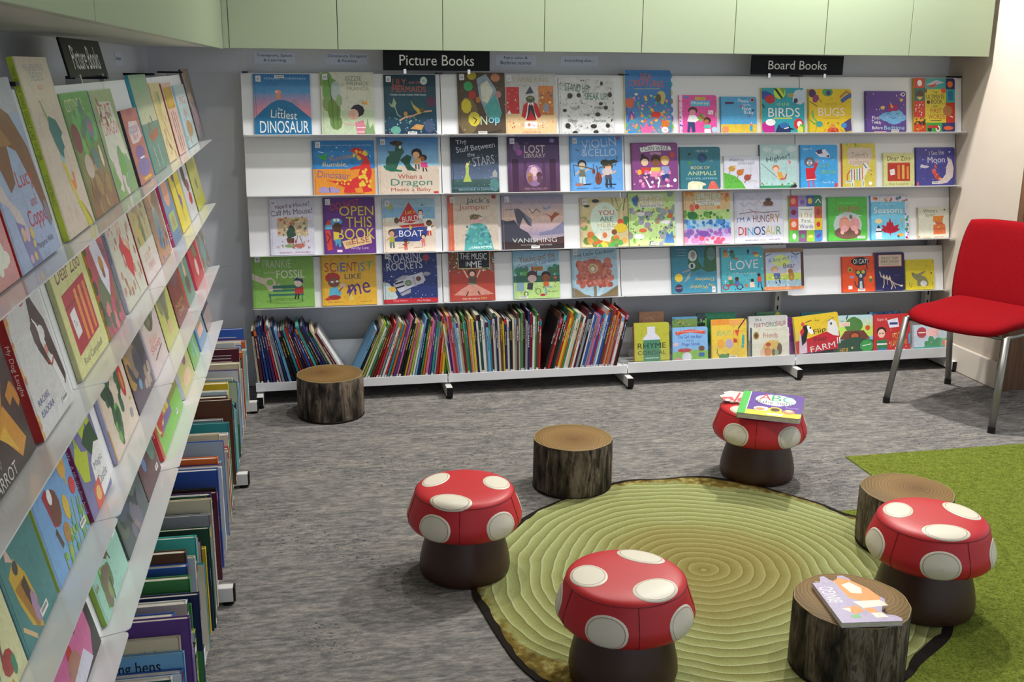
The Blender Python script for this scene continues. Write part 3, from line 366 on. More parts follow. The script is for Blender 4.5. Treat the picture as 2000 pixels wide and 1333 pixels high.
b|3|1.5834|0.2434|0.2398|8|p|cb9|dc9|leafy picture book lettered YOU ARE HERE inside a pale circle|e .08 .1 .06 .05 445 20;e .14 .16 .06 .03 445;e .32 .06 .08 .04 445;s 7a5 .02 .66 0 .7 .22 .8 .26 .88 .1;s 7a5 .02 .74 0 .8 .2;s 586 .02 .94 .02 .9 .26;b .5 .9 .5 .14 684,7a4,dc4,e84,c63,5a5,d94 40;b .08 .5 .12 .16 9a6,6a5,da8 12;b .92 .5 .1 .2 384,595 10;e .5 .46 .3 .38 ded;p eed .28 .75 .4 .86 .6 .9 .72 .6;t So .54 .2 .06 .12 cb7;t YOU .54 .3 .1 .34 c44;t ARE .54 .43 .1 .28 476;t HERE .54 .55 .1 .38 cb8;s cba .01 .4 .65 .64 .65;e .84 .5 .07 .07 d53;e .84 .62 .14 .1 ec3;e .7 .7 .06 .06 853;e .5 .76 .05 .06 e84;e .2 .74 .07 .06 d73;e .92 .88 .06 .06 ea5;l M
b|3|1.8294|0.2398|0.2620|10|p|9b6|ce9|pale green search and find picture book with grey shapes and leaves|d 0 0 1 1 40 .06 99a,aab,9aa,8b5,9a9;d 0 0 1 1 60 .022 365,347,486,d73,c45;p 47b .08 .1 .16 .08 .22 .14 .18 .24 .1 .22;p 58c .76 .95 .82 .74 .88 .8 .94 .72 .98 .96;r .22 .03 .76 .28 eed;t ELMER .5 .14 .13 .54 dc7;t Search_and_Find .5 .24 .05 .5 769;e .22 .82 .12 .05 fff;e .8 .56 .1 .04 eee;e .26 .4 .09 .04 eee;e .3 .71 .09 .04 e74;e .9 .44 .06 .05 d73;c .55 .96
b|3|2.1177|0.2478|0.2620|10|p|c86|dc9|rainbow banded search and find picture book with coloured speech bubbles|r 0 0 1 .34 ec9;r 0 .34 1 .52 ce9;r 0 .52 1 .7 acd;r 0 .7 1 .86 cbe;r 0 .86 1 1 fbd;d 0 0 1 .34 26 .05 e94,d64,ec5,e76;d 0 .36 1 .52 22 .04 5a5,484,8b4;d 0 .54 1 .7 24 .045 48c,36a,6ae;d 0 .72 1 .86 24 .05 a6b,86b,b8d;d 0 .88 1 1 20 .05 e8b,f9c,e57;r .24 .02 .78 .26 eed;t ELMER .52 .09 .12 .52 dc7;t Search_and_Find .52 .18 .045 .5 976;t COLOURS .5 .24 .045 .28 665;e .18 .45 .11 .08 384;e .76 .57 .09 .05 48c;e .42 .8 .11 .06 85b;e .28 .28 .05 .05 d54;c .52 .96
b|3|2.3886|0.2614|0.2552|7|p|ddd|dde|white picture book lettered HUNGRY DINOSAUR in mixed colours|e .7 .22 .11 .06 754;e .7 .15 .06 .04 643;s a87 .02 .58 .27 .8 .27;s ba9 .01 .12 .2 .2 .28 .3 .2 .4 .26 .5 .16 .56 .22;s 755 .012 .1 .42 .4 .38 .6 .4 .92 .38;s b76 .014 .3 .33 .4 .38 .46 .42;t I'M_A .19 .53 .1 .28 36a 4;t HUNG .55 .52 .14 .34 733;t RY .84 .51 .16 .2 b83;t D .13 .76 .16 .11 b33;t I .22 .77 .16 .035 d55;t N .32 .77 .16 .12 4ad;t OS .51 .76 .17 .24 237;t AU .74 .75 .17 .2 cb4;t R .91 .76 .16 .1 395;t JANEEN_BRIAN .36 .95 .035 .3 333;t ANN_JAMES .82 .94 .035 .24 633;c .58 .95
b|3|2.6845|0.1812|0.2354|11|b|7b4|bac|small chequered board book lettered 101 First Words|r 0 0 .27 .24 c45;r .27 0 .52 .24 a9c;r .52 0 .76 .24 46a;r .76 0 1 .24 385;r 0 .24 .27 .5 97b;r .76 .24 1 .5 c64;r 0 .5 .27 .75 d63;r .76 .5 1 .75 ec3;r 0 .75 .27 1 6b5;r .27 .75 .52 1 858;r .52 .75 .76 1 9c3;r .76 .75 1 1 48c;r .27 .24 .76 .75 fff;t 101 .51 .43 .1 .32 dc6;t First .51 .55 .08 .28 685;t Words .51 .67 .09 .42 348;s 8a5 .02 .32 .3 .7 .3;e .12 .12 .08 .07 e97;e .4 .14 .08 .06 86b;e .63 .12 .07 .07 ec4;s fff .02 .8 .16 .88 .08 .96 .16;e .13 .36 .08 .06 823;e .13 .62 .08 .07 fcb;e .88 .36 .06 .08 b43;e .88 .63 .06 .06 d33;e .14 .88 .06 .07 eed;e .4 .88 .06 .05 4a5;e .64 .89 .08 .04 ed7;e .88 .88 .08 .04 64a 30
b|3|2.8965|0.2217|0.2239|12|b|4a4|5b4|green farm board book with two pink pigs in mud|e .5 .64 .36 .3 bcc;t THERE'S_A_PIG_ON_THE .5 .14 .04 .5 8d6;t FARM .53 .28 .14 .5 b64;e .5 .82 .34 .15 754;e .42 .62 .14 .18 d98;e .68 .63 .13 .17 d99;e .42 .72 .09 .08 eaa;e .66 .72 .08 .07 eaa;e .36 .8 .05 .06 fbb;e .72 .8 .05 .06 eaa;s b76 .02 .32 .52 .42 .48 .5 .5;e .58 .46 .04 .05 655;s cdd .02 .2 .45 .4 .42;s cdd .02 .6 .4 .85 .44;c .84 .93
b|3|3.1386|0.2167|0.2280|12|b|4ae|7ce|light blue seasons board book with a red maple leaf and snowman|r 0 0 1 .14 dde;d .02 .02 .98 .13 14 .035 c54,da4,749,585,48b;r .9 .14 1 1 dde;d .91 .18 .99 .98 12 .035 585,a35,76b,4a9;t all_my_first .45 .2 .06 .4 bef;t Seasons .46 .33 .13 .76 fff;s def .01 .2 .44 .7 .44;p b13 .5 .5 .54 .62 .58 .6 .6 .7 .74 .66 .7 .74 .76 .78 .64 .84 .52 .86 .51 .94 .49 .86 .36 .84 .26 .78 .32 .74 .28 .66 .4 .7 .42 .6 .46 .62;e .2 .88 .09 .08 fff;e .2 .78 .07 .06 fff;p 326 .15 .74 .2 .66 .25 .74;r .13 .8 .28 .83 335;e .2 .58 .1 .06 eda;s 8a6 .02 .8 .55 .84 .72;e .8 .56 .03 .03 ea7;e .78 .9 .1 .04 da5;e .72 .93 .03 .03 655;r .12 .95 .3 .98 fff
b|3|3.4095|0.1790|0.1628|10|b|cb9|ddc|small cream board book with an open orange toy chest|t Where's .4 .11 .12 .46 665;t Spot? .4 .26 .12 .32 665;e .86 .08 .03 .03 654;p d83 .5 .28 .84 .28 .78 .48 .48 .46;p c64 .52 .44 .78 .48 .86 .58 .6 .56;p d74 .5 .56 .88 .56 .9 .86 .5 .88;r .64 .62 .7 .66 eb6;s a53 .014 .5 .7 .88 .7;s b75 .012 .16 .96 .4 .96;s b75 .012 .52 .96 .84 .96;e .04 .94 .02 .03 c64
b|4|0.0060|0.2821|0.2471|9|p|7a4|8b5|green picture book lettered FOSSIL with a child on a park bench|t FRANKIE .4 .17 .15 .46 cdb;t and_the .28 .33 .05 .18 cdb;t FOSSIL .62 .37 .15 .46 eed;p dcb 0 .34 .18 .44 .3 .42 .38 .52 .46 .58 .48 .66 .4 .7 .26 .68 .2 .56 0 .46;e .28 .52 .06 .06 8b5;p 9a7 .36 .54 .42 .5 .4 .58;e .52 .88 .32 .06 7a4;r .32 .58 .8 .64 376;r .32 .66 .8 .7 376;r .26 .74 .82 .78 376;s 365 .012 .28 .78 .28 .9;s 365 .012 .8 .76 .8 .9;s 365 .012 .26 .72 .26 .8;e .74 .53 .07 .09 edc;p 236 .66 .5 .72 .44 .82 .48 .82 .56 .76 .5;p b33 .68 .64 .82 .62 .82 .74 .68 .76;s 223 .025 .7 .76 .68 .84;s 223 .025 .74 .76 .73 .84;t TESS_McLAUCHLAN .56 .89 .025 .34 cda;l M
b|4|0.3238|0.2576|0.2390|9|p|db4|eb3|mustard picture book lettered SCIENTIST with a red-capped child|t A .5 .04 .06 .06 853;t SC .165 .24 .18 .21 b33;t iE .365 .24 .17 .15 46b;t NT .56 .24 .18 .19 a44;t iS .735 .24 .17 .12 48b;t T .88 .22 .16 .13 5b7;t LIKE .57 .43 .1 .3 436;t me .68 .68 .22 .4 538 8;s 538 .03 .46 .76 .5 .66 .52 .74 .58 .64 .62 .72;e .2 .45 .14 .11 b33;e .22 .54 .11 .1 854;e .19 .53 .03 .02 fff;e .28 .52 .03 .02 fff;p 6bd .14 .66 .28 .62 .34 .8 .12 .82;s 6bd .05 .26 .68 .34 .76;e .22 .84 .12 .05 a33;e .1 .87 .05 .03 c44;s 854 .02 .32 .7 .4 .62;e .38 .61 .05 .05 ecb;s 743 .015 .3 .74 .38 .64;p ed7 .48 .9 .52 .76 .58 .9;t Dr_Shini .24 .93 .03 .26 b75;t Luca_F .8 .93 .03 .2 b75
b|4|0.6134|0.2611|0.2460|8|p|224|237|navy picture book lettered ROARING ROCKETS with a white rocket|d 0 .1 1 .92 60 .008 fff,dde;r 0 .91 1 1 c23;t Tony_Mitton .3 .955 .035 .26 ecc;t Ant_Parker .74 .955 .035 .26 ecc;t ROARING .44 .11 .17 .66 dde 4;t ROCKETS .4 .27 .15 .66 dde 4;e .8 .12 .08 .09 347;e .8 .12 .06 .07 b45;p cdd 0 .92 0 .58 .1 .6 .18 .7 .26 .88 .22 .92;p eb4 .08 .7 .2 .66 .24 .76 .14 .78;p ccd .18 .62 .34 .5 .6 .44 .72 .4 .78 .56 .72 .62 .5 .7 .3 .8;p aab .2 .55 .36 .46 .46 .46 .4 .54;p aab .3 .82 .5 .72 .5 .8 .34 .86;s 223 .03 .22 .62 .36 .58;s 223 .03 .24 .7 .38 .66;e .46 .61 .06 .06 454;e .46 .61 .045 .045 8a7;e .65 .53 .05 .05 643;s 99a .015 .56 .48 .6 .68;e .8 .44 .07 .04 99a;l M
b|4|0.9345|0.2218|0.2457|8|p|b33|b43|red picture book lettered MUSIC IN ME with a pink tulle skirt|r 0 0 1 .4 853;d 0 0 1 .44 110 .022 fff,6aa,da5,c44,433;p b43 0 .42 .2 .5 .5 .4 .8 .5 1 .42 1 1 0 1;r .2 0 .9 .36 112;s eda .015 .2 0 .2 .36 .9 .36 .9 0;t THE_MUSIC .54 .12 .13 .6 fff -2;t IN .42 .27 .09 .1 fff;t ME .6 .28 .13 .24 fff;e .5 .45 .1 .06 432;e .5 .47 .06 .05 fcb;s fcb .03 .4 .54 .32 .4;s fcb .03 .6 .54 .68 .4;p 654 .42 .52 .6 .52 .58 .68 .42 .68;p d98 .42 .68 .58 .68 .74 .76 .98 .88 .6 .9 .4 .9 .08 .88 .26 .76;s 7a9 .02 .42 .66 .58 .68;s 633 .03 .4 .82 .36 .9;s 633 .03 .62 .82 .66 .88;t FIND_THE_MUSIC_IN .46 .96 .03 .38 eed;t YOU! .74 .955 .04 .13 ed6
b|4|1.2506|0.2325|0.2349|8|p|6ab|9cd|garden picture book with two boys and a wooden sign|g 0 0 1 .3 8bd bde 3;b .15 .44 .2 .14 475,386,5a5 14;b .9 .44 .2 .14 475,386 14;r 0 .52 1 .68 365;r 0 .66 1 1 bd8;t Yokine_and_the .52 .14 .13 .78 a74 8;t Greatest_Garden .5 .26 .1 .84 67a 10;r .38 .33 .64 .42 b74;t Ever! .51 .375 .06 .2 653;s 332 .015 .5 .42 .5 .6;e .4 .51 .12 .1 433;e .4 .58 .1 .08 dbb;e .7 .51 .1 .08 211;e .7 .57 .09 .08 953;p 334 .3 .67 .42 .67 .4 .82 .28 .8;p c63 .64 .65 .76 .65 .76 .76 .64 .76;s 8ab .04 .68 .76 .7 .92;s 8ab .03 .74 .76 .82 .78;e .52 .85 .06 .07 684;e .52 .85 .045 .055 bd8;e .26 .9 .05 .06 543;e .26 .9 .03 .04 bd8;e .62 .93 .06 .03 b33;s 953 .02 .9 .56 .9 .68;e .9 .57 .04 .03 d63;r .06 .66 .22 .84 8ab;d .1 .66 .95 .95 20 .012 e84,6a4,fff;t Michelle_W .84 .86 .025 .22 674;c .2 .98
b|4|1.5460|0.2350|0.2400|8|p|8ab|acd|light blue picture book with a huge round red flower|t The_Little_Gardener .5 .1 .08 .9 346 6;t Emily_Hughes .46 .19 .03 .26 678;d .14 .26 .86 .78 90 .07 b65,c76,a54,b66;e .5 .53 .36 .25 b65;d .2 .32 .82 .74 110 .03 c76,a54,c87;e .47 .42 .11 .1 cb8;e .46 .42 .08 .075 a86;e .46 .43 .05 .05 dcb;r .47 .78 .53 1 876;p 875 0 .8 .1 .84 .28 .96 .4 .98 .4 1 0 1;p 875 1 .78 .86 .86 .72 .94 .56 1 1 1;s 653 .008 .02 .86 .2 .97;s 653 .008 .98 .84 .78 .96;l H
b|4|2.0664|0.2415|0.2448|9|p|267|389|upside-down teal picture book with a donkey head and yellow lettering|g 0 0 1 1 378 49b 5;p 364 .4 .1 .5 .06 .58 .14 .6 .34 .7 .5 .74 .1 .8 0 1 0 1 .55 .8 .58 .64 .5 .5 .56 .4 .54 .36 .4;e .47 .23 .1 .12 cdd;e .48 .22 .05 .08 a98;e .45 .44 .08 .07 bcc;e .45 .44 .03 .05 222;p 99a .22 .56 .4 .5 .42 .54 .26 .58;p 9aa .26 .8 .34 .64 .42 .56 .4 .68;e .88 .2 .1 .14 688;t Donkey .72 .72 .08 .42 eb5 180;t Wonky .6 .87 .1 .4 ec5 180;t The .88 .85 .06 .14 ec5 180;e .15 .68 .09 .09 ec4;e .15 .9 .09 .09 435;s c9b .015 .08 .89 .22 .89;s 9bc .01 .12 .1 .32 .1;s 9bc .01 .16 .16 .32 .16;s 9bc .01 .14 .22 .32 .22;r .88 .88 .96 1 eee;t M .92 .94 .04 .04 444
b|4|2.3317|0.2321|0.2251|11|b|49b|5bc|turquoise board book lettered LOVE with cyclists and families|d 0 0 1 1 60 .014 257,48a,3a9,fff;t LOVE .54 .4 .2 .66 eef 3;t makes_a_family .54 .6 .06 .56 cef;e .1 .08 .05 .04 a63;p d94 .06 .12 .16 .12 .16 .22 .06 .22;e .26 .1 .05 .04 543;p 486 .2 .14 .32 .14 .34 .26 .24 .26;e .36 .26 .05 .03 b75;e .8 .14 .06 .03 d54;e .84 .2 .06 .03 ec4;e .64 .1 .03 .05 337;e .1 .9 .08 .07 b33;e .1 .9 .055 .05 5bc;e .42 .9 .08 .07 325;e .42 .9 .055 .05 5bc;s b34 .025 .1 .88 .26 .84 .4 .88;e .2 .7 .05 .05 eca;p 485 .16 .74 .26 .74 .28 .84 .18 .84;e .36 .72 .05 .05 432;p 57b .3 .77 .42 .77 .42 .86 .3 .86;e .72 .76 .04 .04 321;p fdc .66 .8 .76 .8 .78 .92 .66 .92;e .88 .64 .04 .04 321;p d53 .84 .68 .94 .68 .94 .8 .84 .8;s 36a .03 .87 .8 .86 .92;s 36a .03 .92 .8 .94 .92;e .58 .88 .03 .05 d76;s 222 .03 .94 .92 .96 1
b|4|2.5642|0.2219|0.2143|10|b|a75|bcd|tan edged board book with a boy and a small bear in grass|r 0 0 1 .1 a86;r 0 .92 1 1 e96;r 0 .1 .05 .92 865;r .93 .1 1 .92 533;g .05 .1 .93 .6 bce dde 3;r .05 .6 .93 .78 cd6;r .05 .76 .93 .92 acd;e .44 .3 .22 .14 de8;t A_Boy_and_His .48 .26 .12 .74 57b 8;t Bear .64 .42 .12 .3 436 4;s 543 .02 .7 .1 .78 .16 .9 .14;s 543 .015 .05 .18 .2 .14;e .27 .5 .09 .07 db6;e .28 .53 .06 .05 fcb;p 56a .24 .6 .4 .6 .42 .74 .26 .74;e .66 .56 .07 .06 b84;e .68 .68 .08 .12 b84;s 236 .03 .3 .76 .3 .84;s 236 .03 .38 .76 .4 .84;s fcb .02 .42 .64 .54 .6;d .05 .66 .93 .78 20 .02 bc4,9b4,eea;d .05 .78 .93 .92 14 .02 8ac,cde
b|4|3.0051|0.2084|0.1860|10|b|c42|e52|orange board book lettered OI CAT! in a black bubble|e .5 .14 .25 .12 222;t OI_CAT! .51 .14 .13 .4 fff;s 222 .03 .66 .2 .7 .36;p 445 .36 .5 .37 .36 .46 .4 .56 .4 .66 .36 .66 .54 .58 .62 .44 .62;e .44 .45 .05 .05 cc4;e .58 .44 .05 .05 cc4;e .51 .56 .04 .07 bcd;p 445 .44 .6 .58 .6 .6 .9 .42 .9;p cdd .48 .7 .54 .7 .55 .9 .47 .9;s 445 .03 .42 .88 .36 .8 .34 .7;e .22 .37 .07 .08 ca4;e .22 .38 .03 .04 453;e .26 .58 .07 .04 a9b;e .78 .66 .04 .08 485;e .78 .6 .04 .04 ec6;r .16 .82 .27 .92 fff;s b65 .015 .3 .92 .36 .92;c .52 .95
b|4|3.1908|0.1721|0.2028|14|b|b53|225|navy board book with a cream panel and a dinosaur skeleton|r .12 .06 .92 .38 a33;r .14 .07 .9 .36 dcb;t WHO'S_THAT .52 .15 .07 .6 544;t DINOSAUR? .52 .24 .07 .62 544;s 877 .012 .24 .31 .8 .31;s cba .03 .16 .5 .2 .62 .34 .68 .5 .72 .66 .82 .88 .88;s dcb .025 .3 .68 .3 .82 .26 .92;s dcb .025 .52 .74 .58 .86 .54 .96;s dcb .02 .4 .7 .42 .84;s dcb .02 .6 .8 .68 .94;p cba .24 .64 .3 .56 .34 .66 .4 .58 .44 .68 .5 .6 .54 .72;e .88 .88 .06 .025 dcb;s 668 .015 .66 .6 .84 .6;s 88a .015 .04 .98 .24 .98
b|4|3.3714|0.1685|0.1604|9|b|bb3|dc3|small yellow board book with a grey-green bunny|t That's_not .55 .16 .12 .5 bb5;t my_bunny... .5 .32 .1 .66 bb5;s aa4 .01 .2 .07 .76 .07;p 886 .22 .52 .26 .44 .34 .46 .42 .48 .66 .38 .7 .42 .54 .52 .7 .6 .78 .74 .78 .88 .4 .88 .4 .7 .28 .62;p 774 .2 .44 .28 .42 .26 .58;e .62 .8 .12 .1 ddd;s 663 .015 .12 .72 .14 .9;s 663 .015 .2 .78 .18 .92;e .12 .7 .06 .05 cc6;e .22 .77 .05 .05 cc6;e .92 .7 .05 .05 cc6;s 663 .015 .92 .74 .94 .86;e .9 .46 .03 .03 653;s aa4 .01 .4 .95 .72 .95;r .94 .02 .98 .07 b95
w|1|1.8528|0.1862|0.2080|12|b|b53|bb3|olive board book lettered RHYME CORDIAL with a green bottle|p dde .38 .1 .6 .1 .6 .26 .74 .38 .74 .42 .26 .42 .26 .38 .38 .26;r .26 .42 .74 .92 486;t RHYME .5 .56 .13 .8 222;t CORDIAL .5 .73 .1 .8 222;s dde .02 .32 .86 .68 .86;r 0 .92 1 .935 333;r 0 .95 1 .965 333;r .26 .9 .74 1 486
w|1|2.0554|0.1892|0.1777|10|b|59b|8be|blue board book with a red ribbon banner and a white rabbit|p d54 .08 .12 .5 .06 .92 .12 .94 .22 .5 .15 .1 .22;t JULIA_DONALDSON .5 .125 .05 .74 fdc;t The_Girl,_the_Bear .5 .28 .11 .7 33a;t and_the .5 .38 .06 .2 658;t Magic_Shoes .52 .5 .12 .5 33a;p 8b5 0 1 0 .72 .4 .64 1 .68 1 1;e .34 .66 .2 .06 b33;e .82 .62 .09 .08 642;p 36a .74 .74 .9 .74 .9 .86 .74 .86;e .4 .85 .14 .14 dde;e .16 .93 .1 .06 d8a;e .1 .48 .08 .06 dbc
w|1|2.2651|0.1920|0.2099|11|b|cb4|ec4|yellow board book lettered BEAUTIFUL with orange and lilac circles|r 0 0 .5 .14 e93;r .5 .02 .96 .16 ea5;t BEAUTI .36 .34 .12 .4 8b8;t FU .68 .34 .12 .14 d76;p d43 .66 .28 .8 .26 .74 .44;t L .9 .34 .11 .06 9b7;e .26 .6 .11 .12 ea4;e .5 .6 .11 .12 bac;p c43 .62 .46 .72 .5 .72 .58 .62 .58;s 4aa .07 .9 .42 .89 .62;e .88 .68 .04 .04 4aa;p 585 .2 .96 .22 .86 .3 .84 .4 .86 .46 .82 .5 .86 .5 .92 .4 .96;s 585 .025 .22 .9 .16 .82 .16 .72;s 222 .03 .76 .24 .98 -.02;c .6 .92
w|1|2.4836|0.2069|0.1593|12|b|356|ddc|cream board book lettered Friends with animals on a round rug|e .12 .26 .08 .13 a83;e .12 .26 .05 .08 643;t Friends .5 .26 .17 .38 b65;t JULIA_D_AXEL_S .52 .08 .05 .3 ca8;e .55 .68 .26 .26 db6;e .42 .8 .1 .16 c85;e .44 .56 .07 .07 b43;e .58 .82 .05 .12 765;e .74 .72 .07 .2 654;e .66 .84 .05 .12 9a8;e .28 .82 .06 .14 dba;r .24 .96 .8 1 8a5
w|1|2.7309|0.2513|0.1925|12|b|dc3|ec3|yellow and red farm board book with a cow and a goat|p c23 0 1 0 .66 .3 .62 .7 .5 1 .52 1 1;p dcd .06 1 .1 .5 .2 .3 .26 .5 .24 1;p 222 .14 .5 .2 .26 .3 .24 .3 .42 .24 .7 .14 .8;p c33 .12 .4 .2 .3 .22 .42 .14 .56;p fff .28 .26 .36 .3 .44 .5 .36 .52 .3 .42;e .2 .22 .04 .06 d55;s 333 .015 .26 .18 .4 .14;e .36 .34 .02 .03 222;p eee .72 .5 .76 .24 .84 .16 .94 .26 .98 .5 .98 .66 .86 .62;s 777 .015 .76 .22 .9 .14;e .83 .3 .025 .04 556;t Flip .56 .46 .16 .28 222 8;t Flap .56 .68 .16 .28 433 6;t FARM .6 .9 .16 .56 eee 5;t And .52 .16 .05 .1 654;s fff .02 .94 .7 .94 .86;s fff .02 .99 .7 .99 .86
w|1|2.9660|0.1993|0.2037|11|b|486|9cd|board book of a brown tent shape under a green bush|g 0 0 1 .35 bde de9 3;r 0 .3 1 .55 ce6;e .45 .26 .26 .2 584;e .45 .14 .14 .1 584;p 743 .04 .62 .2 .4 .74 .4 .92 .62;e .48 .54 .16 .12 532;e .48 .54 .11 .08 c63;p 354 0 .66 .5 .56 1 .66 1 1 0 1;e .82 .8 .2 .16 4a5;t HEY .12 .16 .06 .12 36b;r .05 .17 .34 .28 fed;t DUGGEE .2 .225 .07 .24 d54;t HIDE .17 .9 .13 .24 ea4;e .85 .34 .07 .07 d54;e .4 .84 .03 .03 ec6;s fff .02 .7 .8 .94 .76;s 222 .03 .24 .1 .28 0
w|1|3.1674|0.2143|0.2010|12|b|733|c33|red board book with a boy in a green jumper and orange lettering|t Super_N .24 .14 .09 .26 fdd;p eef .38 .16 .66 .1 .7 .34 .44 .36;r .44 .22 .66 .28 348;e .22 .44 .13 .12 321;e .22 .5 .1 .12 fcb;e .18 .5 .02 .02 222;e .26 .5 .02 .02 222;p 385 .08 .68 .36 .66 .38 .9 .1 .92;r .1 .76 .37 .8 fff;r .12 .9 .36 1 48c;t POTTY .7 .56 .16 .36 ea4 10;t SUPERSTAR .68 .76 .14 .48 ea4 6;d .4 .3 .95 .95 14 .015 fc6,fff;p 6ac .94 .56 1 .5 1 .8 .96 .8
w|1|3.3993|0.2274|0.1372|10|b|ccd|cde|pale teal board book nearest the right end of the base shelf|e .22 .3 .13 .22 b45;s fff .02 .14 .3 .3 .3;b .6 .8 .42 .22 396,5b8,4aa,e76 22;e .5 .3 .18 .16 fcc;r 0 .86 1 1 4aa
w|2|2.0684|0.1848|0.2219|11|b|579|6ad|blue farm board book standing behind the ribbon banner one|r 0 .05 1 .3 8a5;d 0 .05 1 .5 40 .03 585,7b5,475,ca6;r 0 .5 1 1 684
w|2|2.2027|0.2090|0.2380|11|b|264|275|dark green book standing behind the yellow circles board book|r 0 0 .2 .3 344;t S .1 .16 .06 .05 eee;b .2 .7 .2 .3 264,385,58a 14
w|2|2.4827|0.2165|0.2102|11|b|eee|eee|white board book lettered DIRTY DINOSAUR behind the Friends book|t I'M_A .25 .1 .07 .16 344;t DIRTY .3 .24 .12 .32 a43;t DINO .58 .22 .12 .24 585;t SAUR .83 .2 .12 .26 b53;s 4a9 .02 .6 .34 .72 .33
w|2|2.6995|0.1997|0.1963|11|b|636|849|purple spotted book behind the yellow and red farm book|d 0 0 1 .5 30 .045 d5a,e8a,a6c,fff;e .4 .06 .2 .1 b34
w|2|3.1613|0.1854|0.2065|11|b|246|258|dark blue book peeping over the red superstar book|d 0 0 1 .3 20 .04 48a,223,6ac
w|3|1.9077|0.1317|0.2431|10|b|a76|b86|brown book far back behind the olive bottle book|e .4 .3 .3 .2 c97
w|3|2.5454|0.1498|0.2178|10|b|475|586|green book farthest back beside the slotted upright|e .8 .1 .1 .1 dc5
w|3|2.7970|0.1970|0.2071|10|b|478|59a|teal book farthest back behind the purple spotted one|e .5 .1 .3 .1 6aa
l|1|-3.3629|0.3505|0.2700|9|p|c88|d99|salmon pink picture book cut off at the near end of the left top shelf|r 0 0 1 1 d99;e .7 .3 .3 .25 c77;e .6 .7 .14 .1 fed;d .3 .5 .95 .95 14 .03 ec6,b9c,eed;e .85 .86 .1 .05 eed;e .85 .82 .05 .07 eed
l|1|-3.0035|0.2754|0.3000|10|p|b22|abd|pale blue picture book of a large brown horse with red lettering|g 0 0 1 .2 aab bbc 2;p 853 0 .12 .4 .1 .75 .2 .95 .4 1 .7 1 .84 .9 .8 .8 .6 .66 .4 .5 .36 .44 .56 .3 .6 .2 .42 0 .4;p a74 0 .2 .3 .22 .5 .28 .62 .36 .4 .36 .2 .32 0 .34;p dcc 0 .45 .12 .5 .2 .62 .34 .7 .4 .8 .3 .82 .16 .66 0 .6;p 88b .2 .74 .42 .8 .5 1 .26 1;d .26 .8 .5 .98 12 .03 ec6,dbc;t Lucy .66 .56 .12 .36 c44;t and .7 .68 .06 .14 c66;t Copper .72 .78 .12 .5 c34;t Margaret_Wild .68 .92 .045 .4 779;e .93 .78 .05 .08 889;q LOTHIAN .86 .12 .5 edd
l|1|-2.6615|0.2539|0.3350|11|p|bc3|dcb|tall cream picture book with a lime spine, teal leaf and yellow duck|t PHILLIP_BUNTING .5 .06 .04 .6 99a;t THE_DUCK .52 .11 .05 .4 99a;t AND_X .55 .17 .03 .2 d96;p 8a5 .36 .24 .4 .24 .5 .36 .46 .38;p 377 .42 .4 .5 .33 .7 .36 .8 .44 .72 .46 .74 .52 .66 .54 .6 .6 .5 .52;p 9cc .5 .54 .62 .58 .56 .66;p dc3 .5 .6 .58 .6 .66 .76 .7 .85 .64 .84 .56 .74;p e85 .6 .7 .7 .72 .72 .66 .78 .68 .74 .76 .66 .78;p cc2 .62 .84 .74 .84 .86 .95 .9 1 .74 1 .7 .92;p a85 .74 .84 .9 .94 .96 1 .9 1;q THE_DUCK_WHO_DIDN'T_LIKE_WATER .3 .5 .6 7a8a3c;q STEVE_SMALL .72 .18 .55 8a9a4c
l|1|-2.3781|0.2975|0.2620|8|p|796|585|green woodland picture book with glossy cover and a badger|g 0 0 1 1 6a5 964 6;t COTTONTAIL .4 .1 .1 .6 dda;b .5 .3 .4 .2 6a5,587,7b6 20;e .16 .36 .14 .12 844;e .72 .3 .12 .1 889;e .72 .3 .05 .04 c66;b .5 .8 .45 .18 864,a85,975,b96 24;e .3 .6 .14 .1 cba;e .6 .56 .1 .1 688;s a75 .03 .4 .3 .5 .6;e .82 .56 .05 .1 edc
l|1|-2.0763|0.2990|0.2600|9|p|77b|cca|pale green picture book with a lavender spine and pink lettering|g 0 0 1 1 ab8 8a6 5;p ddc .2 .1 .8 .12 .95 .7 .5 .9 .1 .6;t CAT .5 .2 .14 .5 c66;t DRAGON .55 .36 .12 .7 c77;b .5 .8 .45 .2 8a7,7a5,dcc 20;d .1 .05 .9 .3 14 .03 a65,7a5,c97
l|1|-1.7531|0.2694|0.2000|13|p|324|b76|small brown picture book with a dark violet spine and white cloud title|p dcc .14 .3 .3 .16 .8 .18 .9 .4 .6 .46 .2 .46;t GOODDAY .5 .28 .1 .6 869;t Bird .5 .38 .08 .3 c65;e .5 .6 .3 .1 869;p eee .4 .66 .7 .66 .6 .8 .5 .78;e .5 .8 .4 .12 87a;r .3 .93 .8 .97 db4;e .5 .05 .2 .05 a66
l|1|-1.4396|0.3506|0.2900|10|p|39a|9b9|teal spined picture book with a brown boat on green water|g 0 0 1 .5 8a8 cca 5;g 0 .5 1 1 798 687 5;p a75 .2 .62 .9 .56 .8 .66 .34 .7;s 974 .03 .3 .62 .4 .5 .5 .6;s 333 .03 .6 .44 .64 .5;s dcb .02 .3 .75 .36 .95;s dcb .02 .6 .74 .62 .95;b .5 .1 .4 .1 8b8,9b9 8
l|1|-1.0624|0.2605|0.2600|8|p|b97|dc9|peach picture book of thin-legged animals beside the boat book|e .4 .3 .2 .2 cb7;s 864 .04 .3 .6 .4 .8 .6 .86;s 975 .03 .5 .5 .7 .75;d .1 .4 .9 .95 16 .04 b86,dc8,a97;e .6 .2 .1 .1 9a7
